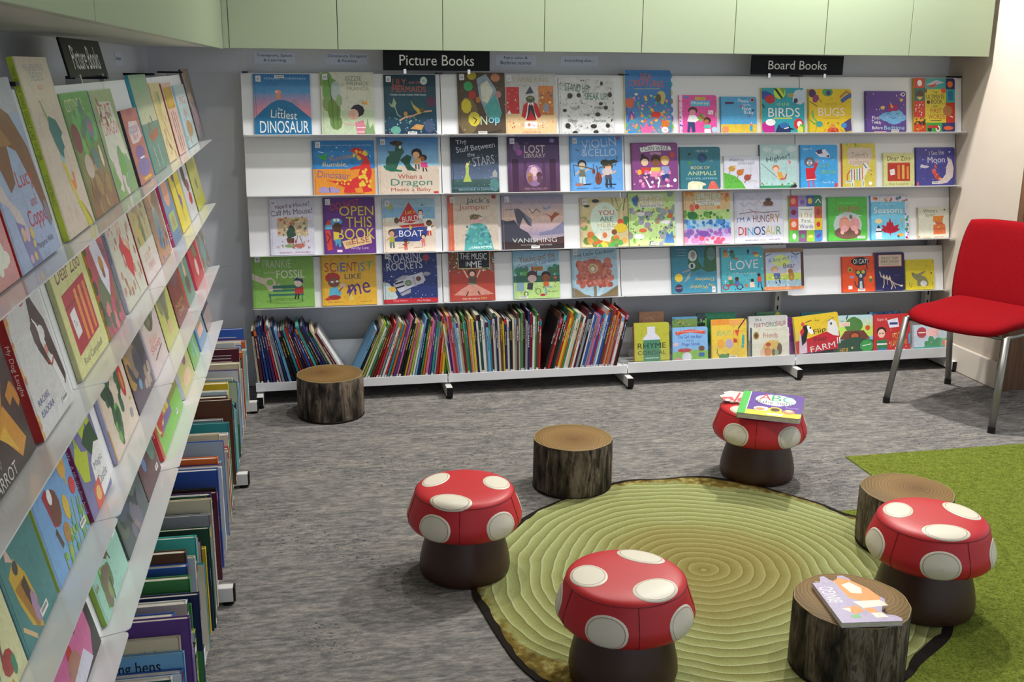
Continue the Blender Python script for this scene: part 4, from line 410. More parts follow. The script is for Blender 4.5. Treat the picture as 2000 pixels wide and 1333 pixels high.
l|1|-0.7631|0.2821|0.2550|8|p|844|dba|picture book with a red and white dotted spine and mustard panel|r .1 .06 .9 .36 b93;p ca4 .1 .06 .7 .06 .9 .3 .3 .36;s 755 .05 .3 .42 .3 .68;s 966 .05 .5 .4 .5 .7;s 755 .04 .7 .44 .7 .7;s 866 .05 .35 .74 .35 .96;s 755 .05 .55 .73 .55 .96;s 966 .04 .75 .75 .75 .95
l|1|-0.4238|0.3682|0.2400|8|p|8bc|bcc|pale blue picture book with pink letters near the left shelf's far end|t PIG .5 .25 .12 .5 b77;t IN .5 .45 .12 .3 c88;e .5 .72 .25 .14 b96;d .1 .5 .9 .95 12 .04 a97,9ab
l|1|-0.0171|0.2863|0.3000|9|p|433|987|tall dark spined picture book overhanging the left shelf's far end|b .4 .2 .4 .2 b95,876,987 10;g 0 .5 1 1 989 777 4;e .5 .7 .2 .2 a89;d 0 .4 1 1 16 .06 766,a98
l|2|-3.3682|0.3377|0.2500|9|p|343|433|charcoal picture book with a large round orange creature|e .3 .36 .55 .42 c81;e .5 .3 .4 .34 d92;e .66 .34 .14 .09 dcb;e .66 .34 .05 .04 433;s c83 .06 .86 .6 .94 .56 .98 .66;s c83 .06 .7 .76 .72 .5 .76 .44;p d93 .6 .72 .76 .6 .92 .88 .8 .95;p eb4 .6 .74 .7 .7 .78 .9;t SEED_W .4 .86 .05 .25 aaa;t A_PARROT .46 .95 .08 .45 ddd
l|2|-3.0055|0.2298|0.2450|16|p|a22|ddd|white picture book of a black and white dog with red Laughs lettering|t Laughs .42 .1 .15 .74 b33 4;p 433 .66 .06 .76 .2 .9 .36 .96 .6 1 .8 .92 .86 .84 .64 .7 .5 .56 .3;p 433 .5 .34 .58 .3 .66 .5 .74 .66 .66 .64 .54 .5;p eee .6 .28 .68 .34 .76 .5 .7 .56;e .72 .42 .09 .06 eee;e .58 .4 .08 .1 544;p eee .72 .6 .82 .6 .92 .82 .86 .94 .78 .76;s b43 .02 .66 .6 .74 .66 .84 .62;e .72 .54 .04 .04 d98;t RACHEL .3 .78 .045 .32 66a;t ISADORA .32 .86 .045 .36 66a;d 0 0 .05 1 20 .03 eb6,d84;c .78 .92;q My_Dog_Laughs .5 .34 .55 fdc
l|2|-2.6609|0.2964|0.2400|9|b|bb8|dd9|cream picture book with a red animal crate on the left display|t Dear_Zoo .5 .17 .14 .74 744;p b34 .14 .33 .86 .3 .86 .8 .14 .84;s 933 .02 .14 .45 .86 .42;r .46 .36 .53 .8 e94;r .6 .36 .67 .8 e95;r .74 .36 .81 .78 d84;p eee .2 .5 .36 .48 .38 .7 .22 .72;t To .28 .6 .06 .08 777;t Rod_Campbell .5 .92 .08 .6 776
l|2|-2.3541|0.2170|0.2500|10|p|cb3|a66|flowery picture book with a yellow spine and a bee in a white patch|b .5 .5 .5 .5 a55,b67,675,c45,856,d67 40;p dde .3 .2 .66 .14 .86 .5 .6 .7 .4 .5;e .6 .4 .1 .08 b83;e .6 .48 .06 .05 863;b .5 .85 .45 .15 c57,b46,565,d88 16;d 0 .02 .1 .9 8 .06 343;t Spring .5 .1 .1 .6 b77
l|2|-2.0848|0.3237|0.2500|9|p|aab|ccb|white picture book with a big red fish on flecked ground|d .05 .08 .95 .9 50 .035 b87,c99,da8,a76;p c33 .42 .36 .5 .3 .54 .42 .66 .5 .7 .66 .6 .8 .5 .7 .44 .54;p b44 .34 .4 .44 .36 .44 .5 .36 .5;e .58 .6 .14 .12 c33;s a87 .02 .6 .8 .66 .95;s a86 .02 .2 .7 .3 .9;q LEAH_BROUGHTON .3 .4 .5 557
l|2|-1.7461|0.2849|0.2500|10|p|a22|cb8|autumn picture book with a thin red spine and misty trees|g 0 0 1 .6 ba6 aa8 5;g 0 .6 1 1 ccb dcc 3;b .4 .3 .3 .25 ba5,a85,997,886 16;e .5 .45 .08 .16 675;t LOST .4 .74 .08 .4 c98;t PARK .5 .86 .08 .4 c99;d .1 .1 .9 .7 20 .03 974,776,c96;q LITTLE_PARK .3 .3 .5 edc
l|2|-1.4476|0.2655|0.2500|9|p|222|864|brown and gold picture book with a black spine on the second shelf|b .5 .2 .4 .2 a75,c95,864 14;g 0 .5 1 1 876 b86 4;e .5 .6 .2 .3 788;s db6 .04 .3 .1 .5 .4;d 0 .6 1 1 16 .05 b84,754,47a
l|2|-1.1006|0.2386|0.2500|9|p|b25|68a|blue picture book with a pink spine and coral oval|e .5 .3 .3 .22 d97;r .2 .6 .8 .84 ab6;e .5 .72 .16 .08 a97;r 0 .9 1 1 579;q LITTLE .8 .2 .5 fde
l|2|-0.8236|0.2671|0.2500|8|p|b93|dc3|bright yellow picture book with a slim violet figure|s 754 .08 .4 .1 .5 .5 .6 .7;e .4 .2 .14 .1 657;e .6 .6 .12 .1 769;s a85 .04 .5 .7 .6 .9
l|2|-0.5204|0.2562|0.2500|8|p|ccb|ccc|white picture book with dark crimson blotches|e .4 .3 .2 .2 544;e .6 .5 .2 .1 855;e .6 .7 .18 .1 b33;s 989 .03 .2 .1 .3 .5
l|2|-0.2272|0.3286|0.2500|8|p|662|bb6|mossy yellow picture book at the far end of the second shelf|g 0 0 1 .4 997 bb5 3;e .5 .6 .1 .1 886;r 0 .8 1 1 bb4
l|3|-3.4134|0.2080|0.2400|9|p|243|dda|dark green and cream picture book cut off by the photo's left edge|r 0 0 1 .4 354;b .5 .2 .5 .2 354,465,233 16;s 755 .04 .6 .4 .7 .6 .62 .8;e .7 .84 .12 .08 a33;b .5 .9 .4 .1 386,ca4,4aa,543 10
l|3|-3.1980|0.1982|0.2400|9|p|589|488|teal picture book with dark lettering and a furry yellow bear|t IT! .4 .2 .3 .5 124;p ca3 .16 .5 .36 .44 .5 .6 .56 .8 .5 1 .3 .9 .2 .7;p a72 .2 .6 .4 .6 .56 .9 .4 .98;e .34 .5 .06 .05 444;p 432 .34 .62 .46 .6 .5 .8 .4 .8;e .48 .84 .07 .12 a8a;p dba .2 .4 .26 .3 .34 .46;s db8 .04 .1 .84 .3 .98;c .62 .92
l|3|-2.9858|0.2665|0.2450|9|p|ab4|7ad|sky blue picture book with green lettering and a woolly brown dog in grass|t GREEN_GRASS .46 .14 .13 .6 384;p ebb .42 .22 .72 .18 .74 .28 .44 .3;t GUESS_HOW .58 .24 .06 .26 b66;t MITCH_S .6 .36 .06 .3 58b;e .8 .36 .1 .14 da4;s da5 .03 .8 .2 .8 .54;p a23 .24 .4 .34 .38 .44 .6 .4 .7 .3 .66;e .42 .56 .12 .14 743;e .38 .46 .05 .06 eee;s 543 .05 .3 .7 .34 .82;e .5 .8 .08 .08 b84;e .64 .66 .07 .1 db4;s 8b5 .02 .5 1 .56 .8;s 6a4 .02 .6 1 .7 .7;s 9b5 .02 .7 1 .8 .66;s 7a5 .02 .8 1 .9 .7;s ab5 .02 .9 1 .95 .72;s 8b5 .02 .4 1 .44 .86;s 9a4 .02 .3 1 .3 .88;e .9 .6 .07 .07 d44;d .3 .8 1 1 24 .03 8b4,ab5,6a4;c .86 .9
l|3|-2.7067|0.2033|0.2500|15|b|825|77a|castle lift-the-flap board book with a magenta spine and lime towers|p bc4 .3 .2 .6 .06 .95 .2 .86 .5 .7 .36 .5 .5;p 253 .4 .46 .6 .4 .9 .4 1 .6 .7 .7;p bc3 0 .5 .2 .36 .3 .5 .5 .55 .3 .75 .1 .7;p eee .5 .66 .8 .56 1 .6 1 .95 .6 .98 .46 .8;t Magic .74 .72 .08 .36 557;t Castle .74 .84 .08 .4 557;p d54 .3 .82 .6 .8 .58 1 .26 1;e .44 .9 .1 .06 eb6;d 0 0 .4 .5 12 .04 659,9b5;q Magic_Castle .3 .34 .5 ecd;q A_lift-the-flap_book .72 .42 .5 ecd
l|3|-2.3930|0.3233|0.2500|9|p|aac|dcb|white picture book with winding dark green shapes and a red oval|b .3 .3 .16 .3 253,364,243 20;b .5 .28 .14 .1 364,475,253 10;b .66 .56 .1 .26 253,475,364 16;b .34 .78 .14 .2 6a4,364,253 14;e .8 .5 .08 .18 b33;e .8 .52 .03 .1 b93;s 644 .02 .7 .3 .66 .18;s 757 .02 .74 .3 .74 .14;e .82 .86 .05 .05 999;s da4 .03 .02 .7 .02 .98;e .9 .74 .03 .02 bb6;t Eric .5 .1 .06 .3 b9a
l|3|-2.0515|0.2836|0.2500|8|p|212|545|murky purple and brown picture book with a staring owl-like face|b .4 .4 .4 .4 764,445,876,334,a84 34;e .7 .14 .16 .16 cba;e .7 .13 .06 .05 854;p 334 .6 .2 .9 .3 1 .6 .7 .7;e .4 .8 .08 .06 69b;b .75 .85 .3 .14 a98,987,bab 10
l|3|-1.7497|0.2937|0.2500|9|p|ccd|cbb|pale picture book with a grey animal and red title next to the seam|e .5 .25 .3 .3 665;b .5 .25 .24 .26 554,776,887 12;t Sleep .5 .74 .1 .6 c66;s 654 .02 .3 .85 .8 .8;t Bear .5 .64 .1 .5 d98
l|3|-1.4433|0.2861|0.2500|9|p|221|bb6|olive yellow picture book with a grey creature and a black spine|b .5 .4 .3 .3 886,997,aa8,775 20;e .5 .4 .16 .2 776;e .5 .8 .1 .1 ca8;s 998 .03 .3 .1 .6 .3
l|3|-1.1364|0.2767|0.2500|9|p|411|733|maroon picture book with gold lettering on the third shelf|e .5 .34 .22 .18 554;b .5 .4 .2 .2 644,556,833 12;t Night .5 .76 .09 .7 b84;t Owls .5 .86 .09 .5 b95
l|3|-0.8163|0.2478|0.2500|9|p|c64|687|sage green picture book with an orange spine and hands|e .5 .3 .14 .16 b97;e .5 .55 .12 .12 ca8;e .5 .75 .2 .14 654;s dcb .06 .4 .1 .6 .4
l|3|-0.4993|0.3094|0.2500|9|p|b24|b33|bright red picture book with an olive stripe|p 775 .2 .1 .6 .1 .8 .6 .5 .6;e .5 .74 .14 .14 dbb;s 543 .05 .3 .2 .5 .4
l|3|-0.1471|0.2699|0.2500|8|p|daa|987|speckled brown picture book with a white dotted spine at the far end|d 0 0 1 1 30 .08 b66,cbb,776,8aa;e .5 .7 .3 .2 8aa
l|4|-3.0650|0.3427|0.2400|9|p|222|a58|pink picture book with giant black letters|p 222 0 0 1 0 1 1 0 1;p c69 .1 .06 .36 .06 .36 .6 .6 .6 .6 .06 .9 .06 .9 .8 .8 .94 .2 .94 .1 .8;p 222 .42 .06 .54 .06 .54 .54 .42 .54;d .06 .06 .94 .9 10 .04 b33,222;e .5 .8 .12 .12 a76;p ccd .4 .86 .7 .8 .8 .96 .44 1;s c34 .04 .68 .2 .74 .4 .76 .6
l|4|-2.6627|0.2772|0.2450|10|p|8a3|9cb|mint picture book with a lime spine and a brown bear in reeds|b .4 .3 .3 .3 432,543,653 24;p 654 .4 .3 .6 .1 .7 .4 .6 .6;s 432 .02 .5 .4 .6 .7;s 432 .02 .6 .3 .74 .6;e .26 .44 .1 .1 cbb;p c43 .04 .5 .16 .44 .2 .58 .08 .6;s 5a3 .04 .2 .95 .24 .6;s 7a4 .04 .3 .98 .3 .6;b .35 .8 .16 .16 674,895,765 14;b .8 .2 .2 .2 694,8b7,565 14;t ROAR .08 .7 .05 .1 a85;s 333 .02 .4 .98 .44 .8;c .9 .6;q WOMBAT .35 .3 .5 664
l|4|-2.3633|0.3207|0.2450|10|p|344|455|slate grey picture book with a large eye on a dark animal|b .4 .5 .4 .4 344,456,233,565 30;e .7 .2 .11 .13 cb8;e .7 .2 .05 .07 511;p 233 .1 .1 .6 .05 .5 .4 .2 .5;b .5 .85 .4 .14 667,877,556 14;e .9 .48 .05 .04 b76
l|4|-2.0304|0.2498|0.2450|9|p|211|533|dark maroon picture book with a blue-green patch on the fourth shelf|b .3 .4 .2 .4 57a,9a7,bb9,445 20;b .7 .3 .2 .26 533,644,422 12;e .8 .6 .2 .2 576;c .8 .9
l|4|-1.7295|0.5264|0.2450|11|p|b22|884|olive picture book with a red spine and striped coloured panel|r 0 .7 1 1 7b4;r .12 .36 .6 .8 769;p cb5 .3 .4 .55 .44 .56 .7 .3 .66;s b84 .03 .34 .44 .36 .66;s b84 .03 .44 .44 .46 .68;p 76a .2 .02 .5 .1 .36 .3 .1 .2;e .1 .16 .12 .1 ca4;b .2 .5 .14 .2 b44,68a,cc8 14;s b33 .06 .03 .5 .03 1;c .74 .9;q A_HUNDRED .5 .4 .5 edc
l|4|-1.1439|0.3206|0.2450|12|b|ccd|bb7|straw yellow board book with a thick white spine|p 856 .3 .3 .46 .3 .6 .6 .5 .66;e .6 .6 .14 .1 867;s 332 .06 .66 .2 .76 .4;e .5 .85 .3 .1 db9;b .4 .2 .3 .16 a95,cb7 8
l|4|-0.7891|0.2327|0.2450|9|p|252|7a5|green picture book with an olive animal on the fourth shelf|b .4 .3 .3 .3 874,985,763 16;b .6 .8 .3 .2 597,7b8,9ba 14
l|4|-0.5106|0.2705|0.2450|9|p|47a|79b|blue framed picture book with a dark bird on the fourth shelf|r .16 .08 .84 .8 a98;e .5 .4 .2 .2 432;p da4 .4 .5 .6 .46 .6 .66;r .2 .7 .8 .84 eba
l|4|-0.1937|0.2515|0.2450|8|p|333|556|dark slate picture book at the far end of the fourth shelf|b .4 .3 .4 .3 445,667 10;r 0 .7 1 1 a99
'''
EXTRA = {
 'abc': "r 0 0 .12 1 5b5;s fff .012 .125 0 .125 1;r .12 .8 1 1 ed4;e .55 .3 .33 .24 fff;t A .38 .2 .26 .2 d44;t B .56 .21 .26 .16 3a6;t C .75 .23 .26 .18 3a8;t Baby_signs .55 .43 .16 .6 334;e .36 .72 .13 .1 eed;e .34 .74 .08 .06 d96;e .58 .74 .12 .13 ed4;e .58 .72 .08 .08 643;e .8 .76 .1 .1 d86;e .8 .72 .06 .06 fca;r .46 .88 .72 .95 eee;t Say .58 .56 .05 .16 dce;t friends .84 .58 .04 .2 dce",
 'lilac': "p e94 .36 .12 .5 .06 .62 .1 .82 .3 .9 .5 .84 .62 .6 .6 .4 .5;p fed .44 .22 .6 .16 .72 .3 .66 .42 .5 .4;p fed .42 .58 .86 .56 .92 .68 .5 .72;p e94 .5 .72 .66 .72 .68 .82 .54 .82;p fed .56 .82 .72 .82 .78 .92 .58 .92;p e94 .2 .7 .44 .66 .48 .78 .3 .84;p fed .16 .72 .3 .7 .26 .8;p 7b7 .2 .86 .36 .84 .36 .91 .24 .92;t BINGO .15 .42 .15 .5 fff 90;t Bingo_book .2 .14 .03 .28 eee",
}

# ------------------------------------------------------------------ lettering: every string is turned into flat outlines once
TEXTS = {}
def collect_texts():
    out = set()
    arts = [ln.rsplit('|', 1)[1] for ln in FACE_OUT.strip().splitlines()] + list(EXTRA.values())
    for art in arts:
        for c in art.split(';'):
            w = c.split()
            if w and w[0] in 'tq': out.add(w[1].replace('_', ' '))
            if w and w[0] == 'l': out.add(w[1])
    return out
def build_texts(strings):
    objs = []
    for s in sorted(strings):
        cu = bpy.data.curves.new('lettering', 'FONT'); cu.body = s; cu.size = 1.0; cu.resolution_u = 3
        cu.fill_mode = 'FRONT'; cu.offset = 0.0
        o = bpy.data.objects.new('lettering', cu); COL.objects.link(o); objs.append((s, o, cu))
    bpy.context.view_layer.update()
    dg = bpy.context.evaluated_depsgraph_get()
    for s, o, cu in objs:
        ev = o.evaluated_get(dg); me = ev.to_mesh()
        vs = [(q.co.x, q.co.y) for q in me.vertices]; fs = [tuple(p.vertices) for p in me.polygons]
        ev.to_mesh_clear()
        if vs:
            x0 = min(a for a, _ in vs); x1 = max(a for a, _ in vs); y0 = min(c for _, c in vs); y1 = max(c for _, c in vs)
            TEXTS[s] = ([((a - x0) / (x1 - x0) - 0.5, (c - y0) / (y1 - y0) - 0.5) for a, c in vs], fs, (x1 - x0) / (y1 - y0))
    for s, o, cu in objs:
        bpy.data.objects.remove(o); bpy.data.curves.remove(cu)
SIGN_TEXTS = ['Picture Books', 'Board Books', 'Transport, Space', '& Learning', 'Dinosaurs, Dragons', '& Fantasy', 'Fairy tales &', 'Bedtime stories', 'Everything else...', 'on a cold spring night a fox', 'a fox, the foolish hen', 'king hens']
build_texts(collect_texts() | set(SIGN_TEXTS))

def text_part(name, s, cx, cz, h, w, mat, parent, y=0.0):
    # flat lettering standing in the local xz plane, facing -y
    v, f, asp = TEXTS[s]
    w = w or h * asp
    return mesh_obj(name, [(cx + a * w, y, cz + c * h) for a, c in v], f, mat, parent)

# ------------------------------------------------------------------ cover artwork
def clip_poly(poly, clip):
    out = poly
    n = len(clip)
    for i in range(n):
        ax, ay = clip[i]; bx, by = clip[(i + 1) % n]
        inp, out = out, []
        if not inp: return []
        def side(p): return (bx - ax) * (p[1] - ay) - (by - ay) * (p[0] - ax)
        for j in range(len(inp)):
            p, q = inp[j - 1], inp[j]; sp, sq = side(p), side(q)
            if sp >= 0 and sq >= 0: out.append(q)
            elif (sp >= 0) != (sq >= 0):
                t = sp / (sp - sq); m = (p[0] + t * (q[0] - p[0]), p[1] + t * (q[1] - p[1]))
                out.append(m)
                if sq >= 0: out.append(q)
    res = []
    for p in out:
        if not res or abs(p[0] - res[-1][0]) + abs(p[1] - res[-1][1]) > 1e-7: res.append(p)
    if len(res) > 1 and abs(res[0][0] - res[-1][0]) + abs(res[0][1] - res[-1][1]) < 1e-7: res.pop()
    return res if len(res) > 2 else []

def oval(cx, cy, rx, ry, rot=0, n=None):
    n = n or (20 if max(rx, ry) > 0.04 else 9)
    c, s = math.cos(rot), math.sin(rot)
    out = []
    for i in range(n):
        a = 2 * PI * i / n; x, y = rx * math.cos(a), ry * math.sin(a)
        out.append((cx + x * c - y * s, cy + x * s + y * c))
    return out

STEP = 0.00003
class Art:
    """Coloured shapes on a cover of w x h metres; input coordinates run 0..1 from the top left corner."""
    def __init__(s, w, h, clip, z):
        s.w, s.h, s.clip, s.z = w, h, clip, z
        s.v, s.f, s.c = [], [], []; s.stickers = []; s.tabs = False; s.spine_txt = []
    def poly(s, pts, col):
        # pts in metres
        a = sum(pts[i - 1][0] * pts[i][1] - pts[i][0] * pts[i - 1][1] for i in range(len(pts)))
        if a < 0: pts = pts[::-1]
        pts = clip_poly(pts, s.clip)
        if not pts: return
        n = len(s.v)
        s.v += [(x, y, s.z) for x, y in pts]; s.f.append(tuple(range(n, n + len(pts)))); s.c.append(col)
    def P(s, x, y): return (x * s.w, (1 - y) * s.h)
    def text(s, txt, cx, cy, hh, ww, col, rot):
        if txt not in TEXTS: return
        v, f, asp = TEXTS[txt]
        H, W = hh * s.h, ww * s.w; c, sn = math.cos(rot), math.sin(rot); X, Y = s.P(cx, cy); n = len(s.v)
        for a, b2 in v:
            x, y = a * W, b2 * H
            s.v.append((X + x * c - y * sn, Y + x * sn + y * c, s.z))
        for q in f: s.f.append(tuple(n + k for k in q)); s.c.append(col)
    def run(s, art, seed):
        rnd = random.Random(seed)
        for cmd in art.split(';'):
            w = cmd.split()
            if not w: continue
            k, a = w[0], w[1:]
            s.z += STEP
            if k == 'r':
                x0, y0, x1, y1 = map(float, a[:4]); s.poly([s.P(x0, y0), s.P(x1, y0), s.P(x1, y1), s.P(x0, y1)], lin(a[4]))
            elif k == 'e':
                cx, cy, rx, ry = map(float, a[:4]); X, Y = s.P(cx, cy)
                s.poly(oval(X, Y, rx * s.w, ry * s.h, math.radians(float(a[5])) if len(a) > 5 else 0), lin(a[4]))
            elif k == 'p':
                n = list(map(float, a[1:])); s.poly([s.P(n[i], n[i + 1]) for i in range(0, len(n) - 1, 2)], lin(a[0]))
            elif k == 's':
                n = list(map(float, a[2:])); wd = float(a[1]) * s.w / 2; col = lin(a[0])
                pts = [s.P(n[i], n[i + 1]) for i in range(0, len(n) - 1, 2)]
                for (ax, ay), (bx, by) in zip(pts, pts[1:]):
                    d = math.hypot(bx - ax, by - ay) or 1; ux, uy = (bx - ax) / d * wd, (by - ay) / d * wd
                    s.poly([(ax - uy - ux * .5, ay + ux - uy * .5), (bx - uy + ux * .5, by + ux + uy * .5), (bx + uy + ux * .5, by - ux + uy * .5), (ax + uy - ux * .5, ay - ux - uy * .5)], col)
                    s.z += STEP / 20
            elif k == 't':
                s.text(a[0].replace('_', ' '), float(a[1]), float(a[2]), float(a[3]), float(a[4]), lin(a[5]), math.radians(float(a[6])) if len(a) > 6 else 0)
            elif k == 'g':
                x0, y0, x1, y1 = map(float, a[:4]); c1, c2 = lin(a[4]), lin(a[5]); n = 3 * int(a[6])
                for i in range(n):
                    t = (i + .5) / n; ya, yb = y0 + (y1 - y0) * i / n, y0 + (y1 - y0) * (i + 1) / n
                    s.poly([s.P(x0, ya), s.P(x1, ya), s.P(x1, yb), s.P(x0, yb)], tuple(p + (q - p) * t for p, q in zip(c1, c2)))
            elif k in 'db':
                if k == 'd':
                    x0, y0, x1, y1 = map(float, a[:4]); n, r, cols = int(a[4]), float(a[5]), a[6].split(',')
                    if len(cols[0]) > 3 and len(cols[0]) != 6: cols[0] = cols[0][:3]
                else:
                    cx, cy, rx, ry = map(float, a[:4]); cols = a[4].split(','); n = int(a[5]); r = 0
                for i in range(n):
                    if k == 'd': x, y, rr = rnd.uniform(x0, x1), rnd.uniform(y0, y1), r * rnd.uniform(.6, 1.3)
                    else:
                        t, q = rnd.uniform(0, 2 * PI), rnd.random() ** .5
                        x, y, rr = cx + rx * q * math.cos(t) * .8, cy + ry * q * math.sin(t) * .8, min(rx, ry) * rnd.uniform(.3, .6)
                    X, Y = s.P(x, y); col = lin(cols[rnd.randrange(len(cols))] if len(cols[0]) in (3, 6) else cols[0])
                    s.z += STEP / 12
                    s.poly(oval(X, Y, rr * s.w, rr * s.w * rnd.uniform(.6, 1.2), rnd.uniform(0, 3), 7 if rr < .03 else 12), col)
            elif k == 'k':
                cx, y0, h = map(float, a[:3]); sk, ha, sh, pa = map(lin, a[3:7]); asp = s.h / s.w
                u = h * s.h
                def Q(x, y): X, Y = s.P(cx, y0); return (X + x * u, Y - y * u)
                s.poly(oval(*Q(0, .19), .19 * u, .19 * u), ha); s.z += STEP
                s.poly(oval(*Q(0, .25), .14 * u, .15 * u), sk)
                s.poly([Q(-.1, .4), Q(.1, .4), Q(.15, .68), Q(-.15, .68)], sh)
                s.poly([Q(-.12, .42), Q(-.3, .56), Q(-.26, .61), Q(-.1, .5)], sk); s.poly([Q(.12, .42), Q(.3, .34), Q(.32, .4), Q(.1, .5)], sk)
                s.poly([Q(-.12, .68), Q(-.01, .68), Q(-.03, 1), Q(-.12, 1)], pa); s.poly([Q(.01, .68), Q(.12, .68), Q(.14, 1), Q(.05, 1)], pa)
            elif k == 'l': s.stickers.append(('letter', .09, .075, a[0]))
            elif k == 'c': s.stickers.append(('barcode', float(a[0]), float(a[1]), ''))
            elif k == 'y': s.tabs = True
            elif k == 'q': s.spine_txt.append((a[0].replace('_', ' '), float(a[1]), float(a[2]), float(a[3]), lin(a[4])))

def outline(w, h, rad):
    if rad <= 0: return [(0, 0), (w, 0), (w, h), (0, h)]
    p = [(0, 0)]
    for cx, cy, a0 in ((w - rad, rad, -90), (w - rad, h - rad, 0)):
        for i in range(5):
            a = math.radians(a0 + 22.5 * i); p.append((cx + rad * math.cos(a), cy + rad * math.sin(a)))
    return p + [(0, h)]

def plate(V, F, Cc, poly, z0, z1, col):
    n = len(V); k = len(poly)
    V += [(x, y, z0) for x, y in poly] + [(x, y, z1) for x, y in poly]
    F.append(tuple(range(n + k - 1, n - 1, -1))); F.append(tuple(range(n + k, n + 2 * k)))
    for i in range(k): F.append((n + i, n + (i + 1) % k, n + k + (i + 1) % k, n + k + i))
    Cc += [col] * (k + 2)

def sticker_mesh(kind, w, h, cx, cy, z, ch, parent):
    V, F, Cc = [], [], []
    def rect(x0, y0, x1, y1, zz, col):
        n = len(V); V.extend([(x0, y0, zz), (x1, y0, zz), (x1, y1, zz), (x0, y1, zz)]); F.append((n, n + 1, n + 2, n + 3)); Cc.append(col)
    X, Y = cx * w, (1 - cy) * h
    if kind == 'letter':
        a = 0.0115; X = max(X, a + .003)
        rect(X - a, Y - a * 1.2, X + a, Y + a * 1.2, z, lin('e9e9ee'))
        v, f, asp = TEXTS[ch]; n = len(V); hh = 0.011
        V.extend([(X + p * hh * asp, Y - .002 + q * hh, z + .0001) for p, q in v])
        for q in f: F.append(tuple(n + k for k in q)); Cc.append(lin('334'))
    else:
        a, bb = 0.021, 0.0065; Y = min(max(Y, bb + .002), h - bb - .002); X = min(X, w - a - .002)
        rect(X - a, Y - bb, X + a, Y + bb, z, lin('ecebe6'))
        for i in range(16):
            x = X - a * .8 + a * 1.6 * i / 16; rect(x, Y - bb * .3, x + a * .06, Y + bb * .6, z + .0001, lin('777'))
    o = mesh_obj('letter_sticker' if kind == 'letter' else 'barcode_label', V, F, M['print'], parent); set_ink(o, Cc)
    return o

def make_book(name, mat4, w, h, t, kind, spine, base, art, label, cat, group, seed, front=True, spine_marks=None, back_text=None):
    """Local frame: x from spine to fore edge, y up, z from back cover to front cover."""
    root = empty(name, mat4)
    tag(root, label, cat, group)
    V, F, Cc = [], [], []
    bd = 0.0014 if kind == 'b' else 0.0022
    rad = min(0.012, w * .1) if kind == 'b' else 0.0
    ol = outline(w, h, rad)
    cb, cs = lin(base), lin(spine)
    plate(V, F, Cc, ol, 0, bd, cs if not front else cb)
    plate(V, F, Cc, ol, t - bd, t, cb)
    plate(V, F, Cc, [(-0.0012, 0), (0.0022, 0), (0.0022, h), (-0.0012, h)], 0, t, cs)
    st = []; tabs = False
    if art:
        A = Art(w, h, ol, t); A.run(art, seed)
        n = len(V); V += A.v; F += [tuple(n + k for k in q) for q in A.f]; Cc += A.c; st = A.stickers; tabs = A.tabs; ztop = A.z
        for txt, cy, ln, hh, col in A.spine_txt:
            v, f, asp = TEXTS[txt]; n = len(V)
            V += [(-0.0018, (1 - cy) * h - p * ln * h, t / 2 + q * hh * t) for p, q in v]
            for q in f: F.append(tuple(n + k for k in q)); Cc.append(col)
        if kind == 'p':
            n = len(V); V += [(.008, 0, ztop + STEP), (.0095, 0, ztop + STEP), (.0095, h, ztop + STEP), (.008, h, ztop + STEP)]
            F.append((n, n + 1, n + 2, n + 3)); Cc.append(tuple(k * .72 for k in cb[:3]) + (1.0,))
    if spine_marks:
        for (y0, y1, z0, z1, col) in spine_marks:
            n = len(V); x = -0.0015
            V += [(x, y0 * h, z0 * t), (x, y1 * h, z0 * t), (x, y1 * h, z1 * t), (x, y0 * h, z1 * t)]
            F.append((n + 3, n + 2, n + 1, n)); Cc.append(lin(col))
    if back_text:
        for bi, (x0, x1, y0, y1, col) in enumerate(back_text):
            n = len(V); z = -0.0002 - bi * .00005
            V += [(x0 * w, y0 * h, z), (x0 * w, y1 * h, z), (x1 * w, y1 * h, z), (x1 * w, y0 * h, z)]
            F.append((n, n + 1, n + 2, n + 3)); Cc.append(lin(col))
    cov = mesh_obj('cover', V, F, M['print'] if front else M['spine'], root); set_ink(cov, Cc)
    g = 0.0 if kind == 'b' else 0.003
    pb = MB()
    if kind == 'b': pb.prism([(x, y) for x, y in outline(w - .0006, h - .0012, max(rad - .0005, 0.001))], bd, t - bd, lambda p, a: (p[0] + .0, p[1] + .0006, a))
    else: pb.box(0.002, w - g, g, h - g, bd, t - bd)
    pb.obj('page_block', M['paper'], root)
    for kd, cx, cy, ch in st: sticker_mesh(kd, w, h, cx, cy, ztop + .0002, ch, root)
    if tabs:
        cols = ['5ac', '2b9', 'dc4', 'a75', '67c', '75b', '8b4']
        for i, c in enumerate(cols):
            cy = h * (.92 - i * .135); V2, F2, C2 = [], [], []
            plate(V2, F2, C2, [(w - .004, cy - .016)] + [(w + .012 * math.sin(PI * q / 8), cy - .016 * math.cos(PI * q / 8)) for q in range(1, 8)] + [(w - .004, cy + .016)], bd + i * .0012, bd + i * .0012 + .001, lin(c))
            o = mesh_obj('page_tab', V2, F2, M['print'], root); set_ink(o, C2)
    return root

